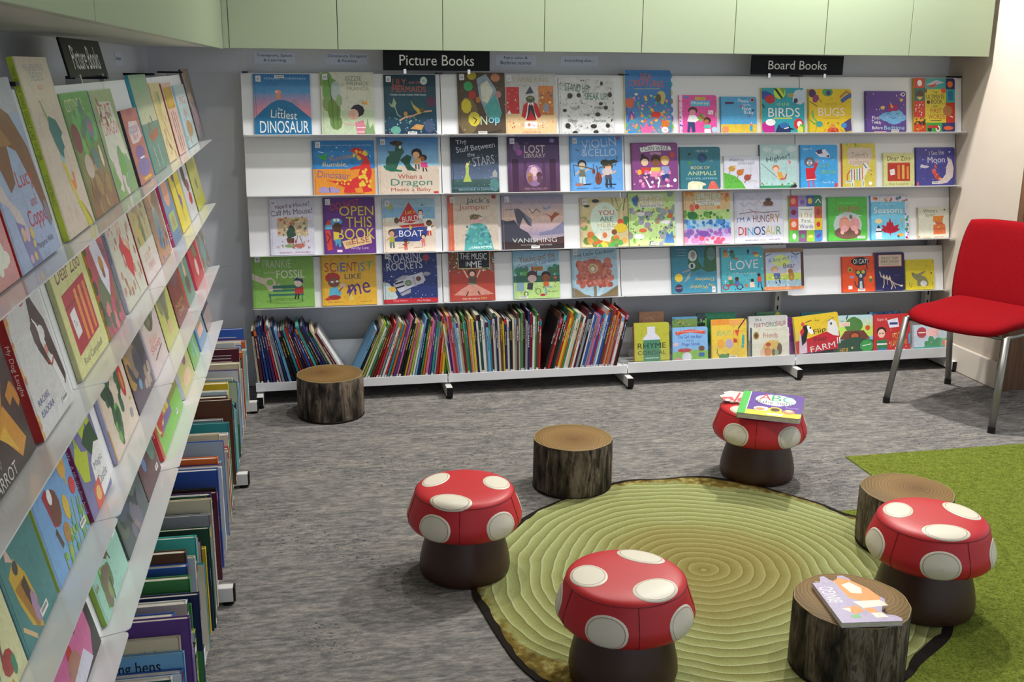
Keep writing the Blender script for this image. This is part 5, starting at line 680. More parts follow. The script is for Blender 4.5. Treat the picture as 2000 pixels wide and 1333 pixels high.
# ------------------------------------------------------------------ the room
XW, YB, XL = 3.603, 0.207, -0.405          # right wall, back wall, left wall
ZC, ZCAB = 2.75, 1.604                     # ceiling, underside of the overhead cabinets
def struct(name, mb, mat): return tag(mb.obj(name, mat), kind='structure')
struct('floor', MB().box(XL - .1, 6.2, -7.5, YB + .1, -0.05, 0), M['carpet'])
struct('ceiling', MB().box(XL - .1, 6.2, -7.5, YB + .1, ZC, ZC + .05), M['ceiling'])
struct('wall_back', MB().box(XL - .1, XW + .1, YB, YB + .1, 0, ZC), M['wall_back'])
struct('wall_left', MB().box(XL - .1, XL, -7.5, YB, 0, ZC), M['wall_left'])
struct('wall_right', MB().box(XW, XW + .1, -0.478, YB, 0, ZC), M['wall_right'])
bevel(struct('baseboard_right', MB().box(XW - .016, XW, -0.481, YB - .001, 0.0005, 0.14), M['skirting']), .006)
# green tufted carpet laid into the grey tiles: an L of square tiles
gp = [(2.384, -1.222), (6.1, -1.20), (6.1, -7.0), (1.05, -7.0), (1.05, -1.722), (2.384, -1.722)]
def flat(p, a): return (p[0], p[1], a)
struct('floor_green', MB().prism(gp[::-1], 0.0, 0.004, flat), M['grass'])

# wooden door beside the right wall
dr = empty('door_1', loc=(XW + .1, -0.52, 0)); tag(dr, kind='structure')
MB().box(-.1, .9, 0.0, .04, 0.0005, 2.1).obj('door_leaf', M['wood'], dr)
MB().box(-.1, .9, 0.0, .04, 2.1005, 2.16).obj('door_frame', M['wood'], dr)

# overhead cabinets on the back wall, one thing per door
seams = [-0.026, .427, .882, 1.339, 1.794, 2.242, 2.698, 3.139, 3.573]
where = ['first from the left corner', 'second from the left corner, beside the long black sign', 'third from the left corner, above the Picture Books sign', 'fourth from the left corner', 'fifth from the left corner', 'fourth from the right wall, left of the Board Books sign', 'third from the right wall, above the Board Books sign', 'nearest the right wall']
where[1] = 'second from the left corner'; where[2] = 'third, above the right half of the left black sign'
where[3] = 'fourth from the left corner, over the king book'; where[4] = 'fifth from the left corner, over the coral book'
where[5] = 'third from the right wall'; where[6] = 'second from the right wall'
for i in range(8):
    x0, x1 = seams[i], seams[i + 1]
    r = empty('overhead_cabinet', loc=(x0, -0.16, ZCAB)); tag(r, 'pale green overhead cabinet door, ' + where[i], 'cabinet', 'overhead cabinets on the back wall')
    w = x1 - x0
    MB().box(0.0005, w - .0005, 0.021, YB + .1595, 0.003, ZC - ZCAB - .002).obj('carcass', M['cabinet_under'], r)
    bevel(MB().box(.0015, w - .0015, 0, .02, 0, ZC - ZCAB - .004).obj('door', M['cabinet'], r), .001)
# overhead cabinets along the left wall
ycuts = [-0.185, -3.2, -5.6]
for i, nm in enumerate(['from the corner to the seam', 'beyond the seam at the top left']):
    y1, y0 = ycuts[i], ycuts[i + 1]
    r = empty('overhead_cabinet', loc=(-.05, y0, ZCAB)); tag(r, 'long pale green overhead cabinet on the left wall, ' + nm, 'cabinet', 'overhead cabinets on the left wall')
    MB().box(XL + .0505, -.021, 0.0005, y1 - y0 - .0005, .003, ZC - ZCAB - .002).obj('carcass', M['cabinet_under'], r)
    bevel(MB().box(-.02, 0, .002, y1 - y0 - .002, -.004, ZC - ZCAB - .004).obj('door', M['cabinet'], r), .001)
tag(MB().box(-.049, -.0275, -.184, -.150, ZCAB, ZC - .003).obj('trim_1', M['cabinet']), kind='structure')

# ------------------------------------------------------------------ display shelving
# unit frame: x along the shelf (reading direction), y into the wall, z up, y=0 at the outer edge of the trays
UB = Matrix.Translation((0, -0.03, 0))
LX, LY, LPHI = -0.1174, -0.2004, -0.00734
_c, _s = math.cos(LPHI), math.sin(LPHI)
UL = Matrix(((-_s, -_c, 0, LX), (_c, -_s, 0, LY), (0, 0, 1, 0), (0, 0, 0, 1)))
CREASE, TOP = 0.06, 0.115
ROWS = {'b': [(1.2359, 1.5008), (0.9637, 1.2167), (0.6883, 0.9409), (0.4398, 0.6581)], 'l': [(1.2291, 1.4942), (0.9586, 1.2167), (0.6855, 0.9409), (0.4375, 0.6581)]}       # (tray edge z, panel top z) per row
DROP = 0.026                             # the fourth shelf of the last back bay hangs lower
def row_z(unit, r, x):
    e, t = ROWS[unit][r]
    if unit == 'b' and r == 3 and x > 2.7: return e - DROP, t - DROP
    return e, t

def display_shelf(root, unit, r, x0, x1):
    ze, zt = row_z(unit, r, (x0 + x1) / 2)
    zc = ze - 0.012
    d = Vector((0, TOP - CREASE, zt - zc)).normalized(); n = Vector((0, -d.z, d.y))
    g = 0.002
    mb = MB()
    a0, a1 = Vector((0, CREASE, zc)), Vector((0, TOP, zt)); th = -n * 0.004
    prof = [a0, a1, a1 + th, a0 + th]
    mb.prism([(p.y, p.z) for p in prof], x0 + g, x1 - g, lambda p, a: (a, p[0], p[1]))
    pn = mb.obj('display_panel', M['white'], root)
    # tray: a lip square to the panel with rounded front corners and a little upturn
    depth = CREASE; k = 0.016
    pts = [(x0 + g, 0), (x1 - g, 0), (x1 - g, depth - k)] + [(x1 - g - k + k * math.cos(a), depth - k + k * math.sin(a)) for a in (.4, .8, 1.2)] + [(x1 - g - k, depth), (x0 + g + k, depth)] + [(x0 + g + k - k * math.sin(a), depth - k + k * math.cos(a)) for a in (.4, .8, 1.2)] + [(x0 + g, depth - k)]
    e = Vector((0, -CREASE, 0.012)) / depth
    up = Vector((0, 0, 1))
    MB().prism(pts, 0, 0.003, lambda p, a: (p[0], CREASE + e.y * p[1], zc + e.z * p[1] - a)).obj('tray', M['tray'], pn)

def shelving_bay(unit, mat, x0, x1, label, last, base_front, foot_tip, clear, first=False):
    r = empty('shelving_bay', mat @ Matrix.Translation((x0, 0, 0)))
    tag(r, label, 'shelving', 'display shelving on the back wall' if unit == 'b' else 'display shelving on the left wall')
    w = x1 - x0
    ends = [0.0] + ([w] if last else [])
    for x in ends:
        xo = x + (.02 if x == 0 and first else (-.02 if last and x > 0 else 0))
        up = MB().box(xo - .016, xo + .016, .165, .2, .056, 1.5).obj('upright', M['white_side'], r)
        sl = MB()
        for k in range(26): sl.box(xo - .004, xo + .004, .1645, .166, .2 + k * .05, .222 + k * .05)
        sl.obj('slot_row', M['black'], up)
        MB().box(xo - .012, xo + .012, .10, .2, 1.5005, 1.508).obj('bracket_cap', M['black'], up)
        ft = bevel(MB().box(xo - .015, xo + .015, -foot_tip + .006, .2, .011, .056).obj('foot', M['white_side'], r), .002)
        MB().box(xo - .0145, xo + .0145, -foot_tip, -foot_tip + .006, .0115, .0555).obj('foot_cap', M['black'], ft)
        MB().lathe([(0, 0), (.017, 0), (.017, .006), (.008, .008), (.008, .011), (0, .011)], 16, xo, -foot_tip + .022).obj('foot_pad', M['black'], ft)
    for rr in range(4):
        e0 = row_z(unit, rr, (x0 + x1) / 2)
        # built in bay coordinates
        display_shelf_local(r, unit, rr, x0, w)
    zb = 0.088
    bs = MB().box(.002, w - .002, -base_front + .002, .165, zb - .012, zb).obj('base_shelf', M['white'], r)
    h = .02 if not clear else .032
    bevel(MB().box(.002, w - .002, -base_front, -base_front + .002, zb - .022, zb + h).obj('front_lip', M['white'], bs), .0008, 1)
    MB().box(.002, w - .002, .159, .163, zb, zb + .15).obj('base_back', M['white'], bs)
    if clear:
        MB().box(.004, w - .004, -base_front + .004, -base_front + .006, zb + .001, zb + .1).obj('acrylic_front', M['clear'], bs)
        for x in (.3, .6) if x0 < 2 else (.02,):
            MB().prism([(-base_front + .006, zb + .001), (.10, zb + .001), (.10, zb + .16), (-.02, zb + .16), (-base_front + .02, zb + .14), (-base_front + .006, zb + .10)], x, x + .002, lambda p, a: (a, p[0], p[1])).obj('acrylic_divider', M['clear'], bs)
    return r
def display_shelf_local(root, unit, rr, x0, w):
    off = x0
    ze, zt = row_z(unit, rr, x0 + w / 2)
    ROWS['tmp'] = {rr: (ze, zt)}
    display_shelf(root, 'tmp', rr, 0, w)

bl = ['white back shelving bay nearest the left corner, above the first log stool', 'second white back bay from the left, under the Picture Books sign', 'third white back bay from the left, first with board books', 'white back shelving bay nearest the right wall, behind the red chair']
for i in range(4):
    shelving_bay('b', UB, .9 * i, .9 * (i + 1), bl[i], i == 3, .085, .147, i > 1, i == 0)
ll = ['white left shelving bay at the corner', 'second white left bay counted from the corner', 'third white left bay counted from the corner', 'nearest white left bay, cut off by the left edge']
for i in range(4):
    shelving_bay('l', UL, -.9 * (i + 1), -.9 * i, ll[i], i == 0, .085, .132, False, i == 3)

# ------------------------------------------------------------------ signs and labels
def sign(name, mat4, w, h, txt, tw, th, label):
    r = empty(name, mat4); tag(r, label, 'sign', 'black header signs')
    bevel(MB().box(0, w, 0, .006, 0, h).obj('sign_board', M['sign'], r), .003)
    text_part('sign_lettering', txt, w / 2, h / 2, th, tw, M['lettering'], r, -.0006)
    for x in (w * .2, w * .8):
        MB().box(x - .006, x + .006, -.003, .009, -.014, .006).obj('sign_clip', M['chrome'], r)
    return r
sign('header_sign', Matrix.Translation((.637, .062, 1.517)), .495, .092, 'Picture Books', .345, .047, 'black sign lettered Picture Books on the back display')
sign('header_sign', Matrix.Translation((2.43, .062, 1.510)), .492, .092, 'Board Books', .31, .042, 'black sign lettered Board Books over the right bays')
sign('header_sign', UL @ Matrix.Translation((-2.165, .117, 1.508)) @ Matrix.Rotation(math.radians(-12), 4, 'X'), .48, .09, 'Picture Books', .33, .055, 'black sign on the left display under the cabinet, seen at an angle')
def wall_label(mat4, w, h, lines, label):
    o = MB().box(0, w, -.0012, 0, 0, h).obj('wall_label', M['label']); o.matrix_world = mat4
    tag(o, label, 'label', 'category labels on the wall')
    n = len(lines)
    for i, (t, tw) in enumerate(lines):
        text_part('label_text', t, w / 2, h * (.5 + (.0 if n == 1 else (.22 - .44 * i))), .016 if n > 1 else .017, tw, M['inkgrey'], o, -.0018)
zl = 1.542
for x, w, lines, lb in [(.06, .185, [('Transport, Space', .16), ('& Learning', .1)], 'small pale wall label reading Transport, Space & Learning'),
                        (.388, .19, [('Dinosaurs, Dragons', .178), ('& Fantasy', .09)], 'small pale wall label reading Dinosaurs, Dragons & Fantasy'),
                        (1.185, .2, [('Fairy tales &', .115), ('Bedtime stories', .15)], 'small pale wall label reading Fairy tales & Bedtime stories'),
                        (1.505, .19, [('Everything else...', .145)], 'small pale wall label reading Everything else')]:
    wall_label(Matrix.Translation((x, YB - .0005, zl)), w, .05, lines, lb)
RL = Matrix(((0, -1, 0, XL + .0005), (1, 0, 0, 0), (0, 0, 1, 0), (0, 0, 0, 1)))
wall_label(RL @ Matrix.Translation((-1.32, 0, 1.53)), .16, .05, [('Fairy tales &', .1), ('Bedtime stories', .12)], 'faint wall label on the left wall just beyond the angled sign')
wall_label(RL @ Matrix.Translation((-.72, 0, 1.53)), .16, .05, [('Everything else...', .12)], 'faint wall label on the left wall nearer the corner')

# ------------------------------------------------------------------ rug and stools
RC = Vector((1.437, -2.071))
rim = [(.695, -2.074), (.704, -2.185), (.722, -2.333), (.749, -2.483), (.80, -2.60), (.90, -2.70), (1.02, -2.78), (1.17, -2.83), (1.33, -2.85), (1.5, -2.84), (1.64, -2.79), (1.751, -2.733), (1.812, -2.683), (1.931, -2.606), (1.987, -2.557), (2.05, -2.47), (2.12, -2.36), (2.17, -2.22), (2.2, -2.06), (2.19, -1.92), (2.149, -1.797), (2.099, -1.744), (2.052, -1.643), (1.964, -1.531), (1.89, -1.43), (1.809, -1.365), (1.703, -1.314), (1.555, -1.319), (1.45, -1.305), (1.358, -1.325), (1.23, -1.385), (1.093, -1.468), (.99, -1.545), (.907, -1.634), (.80, -1.77), (.73, -1.92)]
def smooth_loop(p, n=4):
    out = []
    for i in range(len(p)):
        a, b2, c, d = (Vector(p[(i + k) % len(p)]) for k in (-1, 0, 1, 2))
        for j in range(n):
            t = j / n
            out.append(tuple(0.5 * ((2 * b2) + (c - a) * t + (2 * a - 5 * b2 + 4 * c - d) * t * t + (3 * b2 - a - 3 * c + d) * t ** 3)))
    return out
rl = smooth_loop(rim)
rnd = random.Random(3)
inner = []
for i, p in enumerate(rl):
    v2 = Vector(p) - RC; t = i / len(rl)
    cut = .018 + .006 * math.sin(9 * t * 2 * PI) + .012 * max(0, math.sin(2 * PI * (t - .02))) + rnd.uniform(-.004, .004)
    inner.append(v2 * (1 - cut / v2.length))
rug = empty('round_rug', loc=(RC.x, RC.y, 0)); tag(rug, 'large round green rug printed like a sliced tree trunk', 'rug')
MB().prism([Vector(p) - RC for p in rl], 0.0002, 0.0048, flat).obj('rug_border', M['rug_edge'], rug)
MB().prism(inner, 0.003, 0.0056, flat).obj('rug_face', M['rug'], rug)

CAP = [(0.0, .2895), (.05, .2893), (.09, .2885), (.12, .286), (.138, .2825), (.148, .278), (.1535, .271), (.159, .255), (.167, .232), (.175, .210), (.1785, .195), (.177, .181), (.170, .168), (.158, .160), (.145, .157), (.10, .1565), (0, .1565)]
ARC = [0.0]
for (a, b2), (c, d) in zip(CAP, CAP[1:]): ARC.append(ARC[-1] + math.hypot(c - a, d - b2))
def cap_point(sarc, phi, off=0.0):
    i = 0
    while i < len(ARC) - 2 and ARC[i + 1] < sarc: i += 1
    t = min(1, (sarc - ARC[i]) / (ARC[i + 1] - ARC[i]))
    (r0, z0), (r1, z1) = CAP[i], CAP[i + 1]
    dr_, dz = r1 - r0, z1 - z0; L = math.hypot(dr_, dz)
    r, z = r0 + dr_ * t - dz / L * off, z0 + dz * t + dr_ / L * off
    return Vector((r * math.cos(phi), r * math.sin(phi), z))
def cap_radius(sarc):
    p = cap_point(sarc, 0); return max(p.x, .02)
CREAM, STITCH = lin('ded6c4'), lin('9b7d70')
def spot(parent, s0, phi, ra, rt):
    # an oval patch laid over the curved cap: s0 along the profile from the crown, phi around it
    V, F, Cc = [], [], []
    rings = [(.0, CREAM), (.3, CREAM), (.6, CREAM), (.84, CREAM), (.875, STITCH), (.94, CREAM), (1.0, CREAM)]
    n = 30
    def at(q, a, off):
        da, dt = q * ra * math.sin(a), q * rt * math.cos(a)
        if s0 < .13:
            x, y = s0 + da, dt
            return cap_point(max(1e-4, math.hypot(x, y)), phi + math.atan2(y, x), off)
        return cap_point(s0 + da, phi + dt / cap_radius(s0 + da), off)
    for q, c in rings:
        for k in range(n): V.append(at(max(q, .001), 2 * PI * k / n, .0022 if q < .99 else .0004))
    for i in range(len(rings) - 1):
        for k in range(n):
            k2 = (k + 1) % n
            F.append((i * n + k, (i + 1) * n + k, (i + 1) * n + k2, i * n + k2)); Cc.append(rings[i + 1][1])
    o = mesh_obj('white_spot', V, F, M['patch'], parent); set_ink(o, Cc); o.data.shade_smooth()

def mushroom(x, y, seam_deg, tops, label, z=0.0):
    r = empty('mushroom_stool', loc=(x, y, z)); tag(r, label, 'stool', 'red mushroom stools')
    MB().lathe([(0, .158), (.112, .158), (.115, .150), (.123, .120), (.133, .085), (.1405, .05), (.1425, .025), (.139, .008), (.133, .001), (0, .001)][::-1], 56).obj('stalk', M['brown_vinyl'], r, True)
    cap = MB().lathe(CAP[::-1], 72).obj('cap', M['red_vinyl'], r, True)
    sm = MB(); sm.tube([cap_point(ARC[6], 2 * PI * k / 60, .0002) for k in range(60)], .0011, 6, True)
    for k in range(5):
        a = math.radians(seam_deg + 72 * k)
        sm.tube([cap_point(ARC[6] + (ARC[14] - ARC[6]) * t / 10, a, .0002) for t in range(11)], .0010, 6)
    sm.obj('stitched_seam', M['seam'], cap)
    for k in range(5): spot(cap, .228, math.radians(seam_deg + 45 + 72 * k), .046, .056)
    for rr, dg, ra, rt in tops: spot(cap, rr, math.radians(dg), ra, rt)
    return r
mushroom(1.945, -1.33, -119, [(.11, -152, .036, .055), (.10, 80, .036, .055), (.1, -30, .036, .055)], 'red mushroom stool carrying the alphabet book, farthest from the camera', 0)
mushroom(.698, -1.916, -104, [(.10, 145, .038, .062), (.10, 0, .042, .056), (.126, -118, .040, .066)], 'red mushroom stool at the left edge of the rug', .0)
mushroom(1.012, -2.575, -96, [(.10, 180, .048, .058), (.108, -66, .046, .064), (.103, 51, .040, .066)], 'red mushroom stool nearest the camera, at the front of the rug', .0058)
mushroom(1.995, -2.395, -158, [(.096, 148, .042, .058), (.10, 6, .042, .066), (.112, -105, .042, .066)], 'red mushroom stool on the green carpet edge, behind the lilac book', .0058)

def log_stool(x, y, label, rot, z=0.0, scale=1.0):
    r = empty('log_stool', loc=(x, y, z)); r.rotation_euler.z = rot
    tag(r, label, 'stool', 'log stools')
    h, R = .195 * scale, .149 * scale
    mb = MB(); seg = 72; prof = [(.004, .97), (.012, 1.0), (.06, 1.004), (.12, 1.0), (h - .012, .995), (h - .003, .975)]
    n = len(prof)
    for i in range(seg):
        a = 2 * PI * i / seg; wob = 1 + .010 * math.sin(5 * a + 1) + .006 * math.sin(11 * a) + .004 * math.sin(17 * a + 2)
        for zz, k in prof: mb.v.append((R * k * wob * math.cos(a), R * k * wob * math.sin(a), zz))
    for i in range(seg):
        j = (i + 1) % seg
        for t in range(n - 1): mb.f.append((i * n + t, j * n + t, j * n + t + 1, i * n + t + 1))
    mb.obj('bark_side', M['bark'], r, True)
    tp = MB(); rings = [(0, h + .003), (.05, h + .003), (.1, h + .0025), (.13, h + .0015), (R * .975, h - .003)]
    tp.v = []; m2 = len(rings)
    for i in range(seg):
        a = 2 * PI * i / seg; wob = 1 + (.010 * math.sin(5 * a + 1) + .006 * math.sin(11 * a) + .004 * math.sin(17 * a + 2))
        for rr, zz in rings: tp.v.append((rr * wob * math.cos(a), rr * wob * math.sin(a), zz))
    for i in range(seg):
        j = (i + 1) % seg
        for t in range(m2 - 1): tp.f.append((i * m2 + t, i * m2 + t + 1, j * m2 + t + 1, j * m2 + t))
    tp.obj('seat_top', M['stump_top'], r, True)
    pts = []
    for i in range(seg):
        a = 2 * PI * i / seg; wob = 1 + .010 * math.sin(5 * a + 1) + .006 * math.sin(11 * a) + .004 * math.sin(17 * a + 2)
        pts.append((R * .975 * wob * math.cos(a), R * .975 * wob * math.sin(a), h - .003))
    MB().tube(pts, .0016, 6, True).obj('edge_piping', M['piping'], r, True)
    MB().lathe([(0, .0005), (R * .97, .0005), (R * 1.004, .003), (R * 1.004, .008), (R * .98, .011)], 60).obj('base_band', M['stump_base'], r, True)
    return r
log_stool(.338, -.30, 'brown log stool in front of the back shelves, below the leaning books', .4)
log_stool(1.205, -1.305, 'log stool at the back edge of the rug', 2.0)
log_stool(2.16, -2.01, 'log stool partly hidden behind a mushroom stool', 3.6, .0058)
log_stool(1.605, -2.655, 'log stool at the front holding the lilac die-cut book', 5.1, .0058)

# ------------------------------------------------------------------ books lying on the stools
def lying(x, y, z, yaw, tilt):
    return Matrix.Translation((x, y, z)) @ Matrix.Rotation(math.radians(yaw), 4, 'Z') @ Matrix.Rotation(math.radians(tilt), 4, 'X')
make_book('board_book', lying(1.952, -1.405, .2935, -31, 8) @ Matrix.Translation((-.114, -.106, 0)), .228, .198, .022, 'b', '5b5', '649', EXTRA['abc'], 'purple alphabet board book lying on the farthest mushroom stool', 'book', None, 11)
def die_cut(name, mat4, outline_pts, t, base, art, w, h, label, seed):
    r = empty(name, mat4); tag(r, label, 'book')
    V, F, Cc = [], [], []
    plate(V, F, Cc, outline_pts, 0, .0014, lin(base)); plate(V, F, Cc, outline_pts, t - .0014, t, lin(base))
    A = Art(w, h, [(0, 0), (w, 0), (w, h), (0, h)], t); A.run(art, seed)
    n = len(V); V += A.v; F += [tuple(n + k for k in q) for q in A.f]; Cc += A.c
    set_ink(mesh_obj('cover', V, F, M['print'], r), Cc)
    MB().prism([(x * .994, y * .994 + .0006) for x, y in outline_pts], .0014, t - .0014, flat).obj('page_block', M['paper'], r)
    return r
dw, dh = .165, .245
ol1 = [(0, 0), (.155, 0), (.158, .014), (.148, .028), (.128, .034), (.122, .05), (.132, .07), (.150, .09), (.156, .112), (.148, .126), (.132, .128), (.118, .118), (.112, .15), (.112, .19), (.106, .228), (.096, .243), (.082, .243), (.072, .222), (.062, .21), (.052, .222), (.044, .243), (.032, .24), (.026, .22), (.02, .208), (0, .208)]
die_cut('board_book', lying(1.502, -2.79, .2045, -7, 0), ol1, .014, 'b8a8cc', EXTRA['lilac'], dw, dh, 'lilac die-cut board book lying on the front log stool', 12)
ol2 = [(0, 0), (.16, 0), (.16, .12), (.13, .15), (.11, .14), (.08, .165), (.05, .15), (.035, .12), (.01, .10), (.02, .07), (0, .05)]
die_cut('board_book', lying(1.885, -1.322, .2895, 62, 0) @ Matrix.Scale(.78, 4) @ Matrix.Translation((-.02, -.03, 0)) @ Matrix.Rotation(math.radians(-4), 4, 'Y'), ol2, .008, 'dcd2d2', 'e .3 .7 .2 .14 d67;p c66 .1 .2 .4 .1 .5 .4 .2 .5;s c55 .06 .1 .5 .9 .6;e .2 .3 .1 .08 fff', .16, .17, 'white and pink shaped book poking out under the alphabet book', 13)

# ------------------------------------------------------------------ red chair
FL, BL, FR = Vector((2.942, -.589, 0)), Vector((3.416, -.359, 0)), Vector((3.169, -1.062, 0))
ctr = FL + (BL - FL) / 2 + (FR - FL) / 2
fx = (FR - FL).normalized()                     # the sitter's left to right, front edge
bx = Vector((-fx.y, fx.x, 0))                   # towards the back
chair = empty('chair', Matrix(((fx.x, bx.x, 0, ctr.x), (fx.y, bx.y, 0, ctr.y), (0, 0, 1, 0), (0, 0, 0, 1))))
tag(chair, 'red upholstered chair with grey metal legs by the right wall', 'chair')
def cushion(name, nx, ny, fn, half, parent):
    # fn(u, v) -> centre point and unit normal; thickness tapers to a rounded rim
    V, F = [], []
    rows_ = []
    for side in (1, -1):
        for j in range(ny + 1):
            for i in range(nx + 1):
                u, v = -1 + 2 * i / nx, -1 + 2 * j / ny
                p, nrm = fn(u, v)
                e = max(abs(u), abs(v)); t = half * math.sqrt(max(0, 1 - e ** 7)) if e > .0 else half
                V.append(tuple(p + nrm * (t * side)))
    n0 = (nx + 1) * (ny + 1)
    for s_ in (0, 1):
        for j in range(ny):
            for i in range(nx):
                a = s_ * n0 + j * (nx + 1) + i; q = (a, a + 1, a + nx + 2, a + nx + 1)
                F.append(q if s_ == 0 else q[::-1])
    me_o = mesh_obj(name, V, F, M['red_fabric'], parent, True)
    bm = bmesh.new(); bm.from_mesh(me_o.data); bmesh.ops.remove_doubles(bm, verts=bm.verts, dist=.0004); bmesh.ops.recalc_face_normals(bm, faces=bm.faces); bm.to_mesh(me_o.data); bm.free()
    me_o.data.shade_smooth()
    return me_o
def squircle(u, v, k=.22):
    # pulls the corners of a square in so the outline has round corners
    m = max(abs(u), abs(v)); d = math.hypot(u, v)
    if d < 1e-6: return 0, 0
    e = abs(u * v) / (m * m) if m else 0
    f = 1 - k * e ** 3 * m ** 2
    return u * f, v * f
def seat_fn(u, v):
    a, c = squircle(u, v, .16)
    x = a * .245 * (1 - .04 * c); y = -.035 + c * .235
    z = .442 + .012 * c * c - (.035 * max(0, -c - .35) ** 1.6) * 2 + .010 * abs(a) ** 2 + .02 * max(0, c) ** 2
    return Vector((x, y, z)), Vector((0, -.12 * c, 1)).normalized()
cushion('seat', 28, 28, seat_fn, .030, chair)
def back_fn(u, v):
    a, c = squircle(u, v, .07)
    wd = .238 * (1 - .05 * max(0, c) ** 2)
    x = a * wd; z = .655 + c * .205
    y = .135 + (z - .45) * .19 + .03 * (1 - a * a) * .9
    return Vector((x, y, z)), Vector((a * .16, -1, .22)).normalized()
cushion('backrest', 28, 28, back_fn, .020, chair)
def leg(px, py, tx, ty, tz):
    o = MB().tube([(px, py, .022), ((px + tx) / 2, (py + ty) / 2, tz / 2), (tx, ty, tz)], .0155, 14, False, .0125).obj('leg', M['leg'], chair, True)
    MB().tube([(px, py, .0005), (px, py, .026)], .0165, 14).obj('leg_tip', M['black'], o)
hw, hd = (FR - FL).length / 2, (BL - FL).length / 2
leg(-hw, -hd, -hw + .02, -hd + .065, .415); leg(hw, -hd, hw - .02, -hd + .065, .415)
leg(-hw, hd, -hw + .03, hd - .10, .42); leg(hw, hd, hw - .03, hd - .10, .42)
fr = MB()
for sx in (-1, 1):
    fr.tube([(sx * (hw - .02), -hd + .065, .412), (sx * (hw - .025), 0, .405), (sx * (hw - .03), hd - .10, .415)], .009, 10)
fr.tube([(-(hw - .02), -hd + .08, .404), (hw - .02, -hd + .08, .404)], .008, 10)
fr.tube([(-(hw - .03), hd - .12, .404), (hw - .03, hd - .12, .404)], .008, 10)
fr.obj('under_frame', M['leg'], chair, True)
for sx in (-1, 1):
    MB().tube([(sx * .21, hd - .10, .415), (sx * .225, .175, .44), (sx * .222, .182, .50), (sx * .205, .200, .62)], .009, 10).obj('back_post', M['black'], chair, True)

# ------------------------------------------------------------------ face-out books on the sloping shelves
LAYER_Y = {1: -0.062, 2: -0.022, 3: 0.035}
for i, line in enumerate(FACE_OUT.strip().splitlines()):
    unit, row, x, w, h, t, kind, spine, base, label, art = line.split('|')
    row = int(row); x, w, h, t = float(x), float(w), float(h), float(t) / 1000
    name = 'board_book' if kind == 'b' else 'picture_book'
    if unit in 'bl':
        ze, zt = row_z(unit, row - 1, x + w / 2)
        zc = ze - .012; d = Vector((0, TOP - CREASE, zt - zc)).normalized()
        n = Vector((0, -d.z, d.y)); o = Vector((x, CREASE, zc)) + n * .0012 + d * .003
        U = UB if unit == 'b' else UL
        grp = 'face-out books on the back display' if unit == 'b' else 'face-out books on the left display'
    else:
        a = math.radians({1: 11, 2: 9, 3: 6}[row]); d = Vector((0, math.sin(a), math.cos(a))); n = Vector((0, -d.z, d.y))
        o = Vector((x, LAYER_Y[row] + .03 + n.y * -t, .0885)) + n * 0 ; U = UB
        o = Vector((x, LAYER_Y[row] + .03 + t, .0885 + .2 * t)); grp = 'board books on the base shelf'
    m4 = U @ Matrix(((1, 0, 0, o.x), (0, d.y, n.y, o.y), (0, d.z, n.z, o.z), (0, 0, 0, 1)))
    if label.startswith('yellow and red farm'): m4 = m4 @ Matrix.Translation((0, .012, .0)) @ Matrix.Rotation(math.radians(5), 4, 'Z')
    make_book(name, m4, w, h, t, kind, spine, base, art, label, 'book', grp, 100 + i)

# ------------------------------------------------------------------ spine-out picture books
SP = [('navy', '1f2a55'), ('dark red', '7e1c22'), ('red', 'b52a2c'), ('white', 'd9d8d6'), ('cream', 'cfc3a4'), ('black', '17171b'), ('teal', '2c8a92'), ('sky blue', '6fa6cf'), ('green', '3f8048'), ('lime', '9ab23c'), ('yellow', 'd8b92c'), ('orange', 'd0672a'), ('purple', '59397e'), ('pink', 'c06a8f'), ('brown', '5a3a2a'), ('grey', '8c8f96'), ('blue', '2f56a8'), ('dark green', '1f4a38'), ('turquoise', '46b3ac'), ('maroon', '571f30')]
SPD = dict(SP)
rs = random.Random(21)
def spine_marks(col):
    light = col in ('white', 'cream', 'sky blue', 'lime', 'yellow', 'pink', 'turquoise', 'grey')
    ink = rs.choice(['222', '345', '733', '264']) if light else rs.choice(['eee', 'edc', 'ec5', 'bdf'])
    out = []; y = rs.uniform(.72, .9); z0, z1 = .34, .64
    for _ in range(rs.randint(8, 16)):
        k = rs.uniform(.008, .022); out.append((y - k, y, z0 + rs.uniform(-.05, .08), z1 + rs.uniform(-.1, .06), ink)); y -= k + rs.uniform(.003, .012)
        if y < .25: break
    if rs.random() < .45: out.append((.03, .085, .05, .95, 'ddd'))
    if rs.random() < .35: out.append((.9, .99, .0, 1, SPD[rs.choice(list(SPD))]))
    if rs.random() < .3: out.append((.0, .02, .0, 1, SPD[rs.choice(list(SPD))]))
    return out
ORD = ['', 'first', 'second', 'third', 'fourth', 'fifth', 'sixth', 'seventh', 'eighth', 'ninth', 'tenth', 'eleventh', 'twelfth', 'thirteenth', 'fourteenth', 'fifteenth', 'sixteenth', 'seventeenth', 'eighteenth', 'nineteenth', 'twentieth']
def ordinal(n):
    if n <= 20: return ORD[n]
    if n >= 100: return 'hundred-and-' + ordinal(n - 100) if n > 100 else 'hundredth'
    tens = {2: 'twenty', 3: 'thirty', 4: 'forty', 5: 'fifty', 6: 'sixty', 7: 'seventy', 8: 'eighty', 9: 'ninety'}[n // 10]
    return tens + '-' + ORD[n % 10] if n % 10 else tens[:-1] + 'ieth'
ZS = .0885
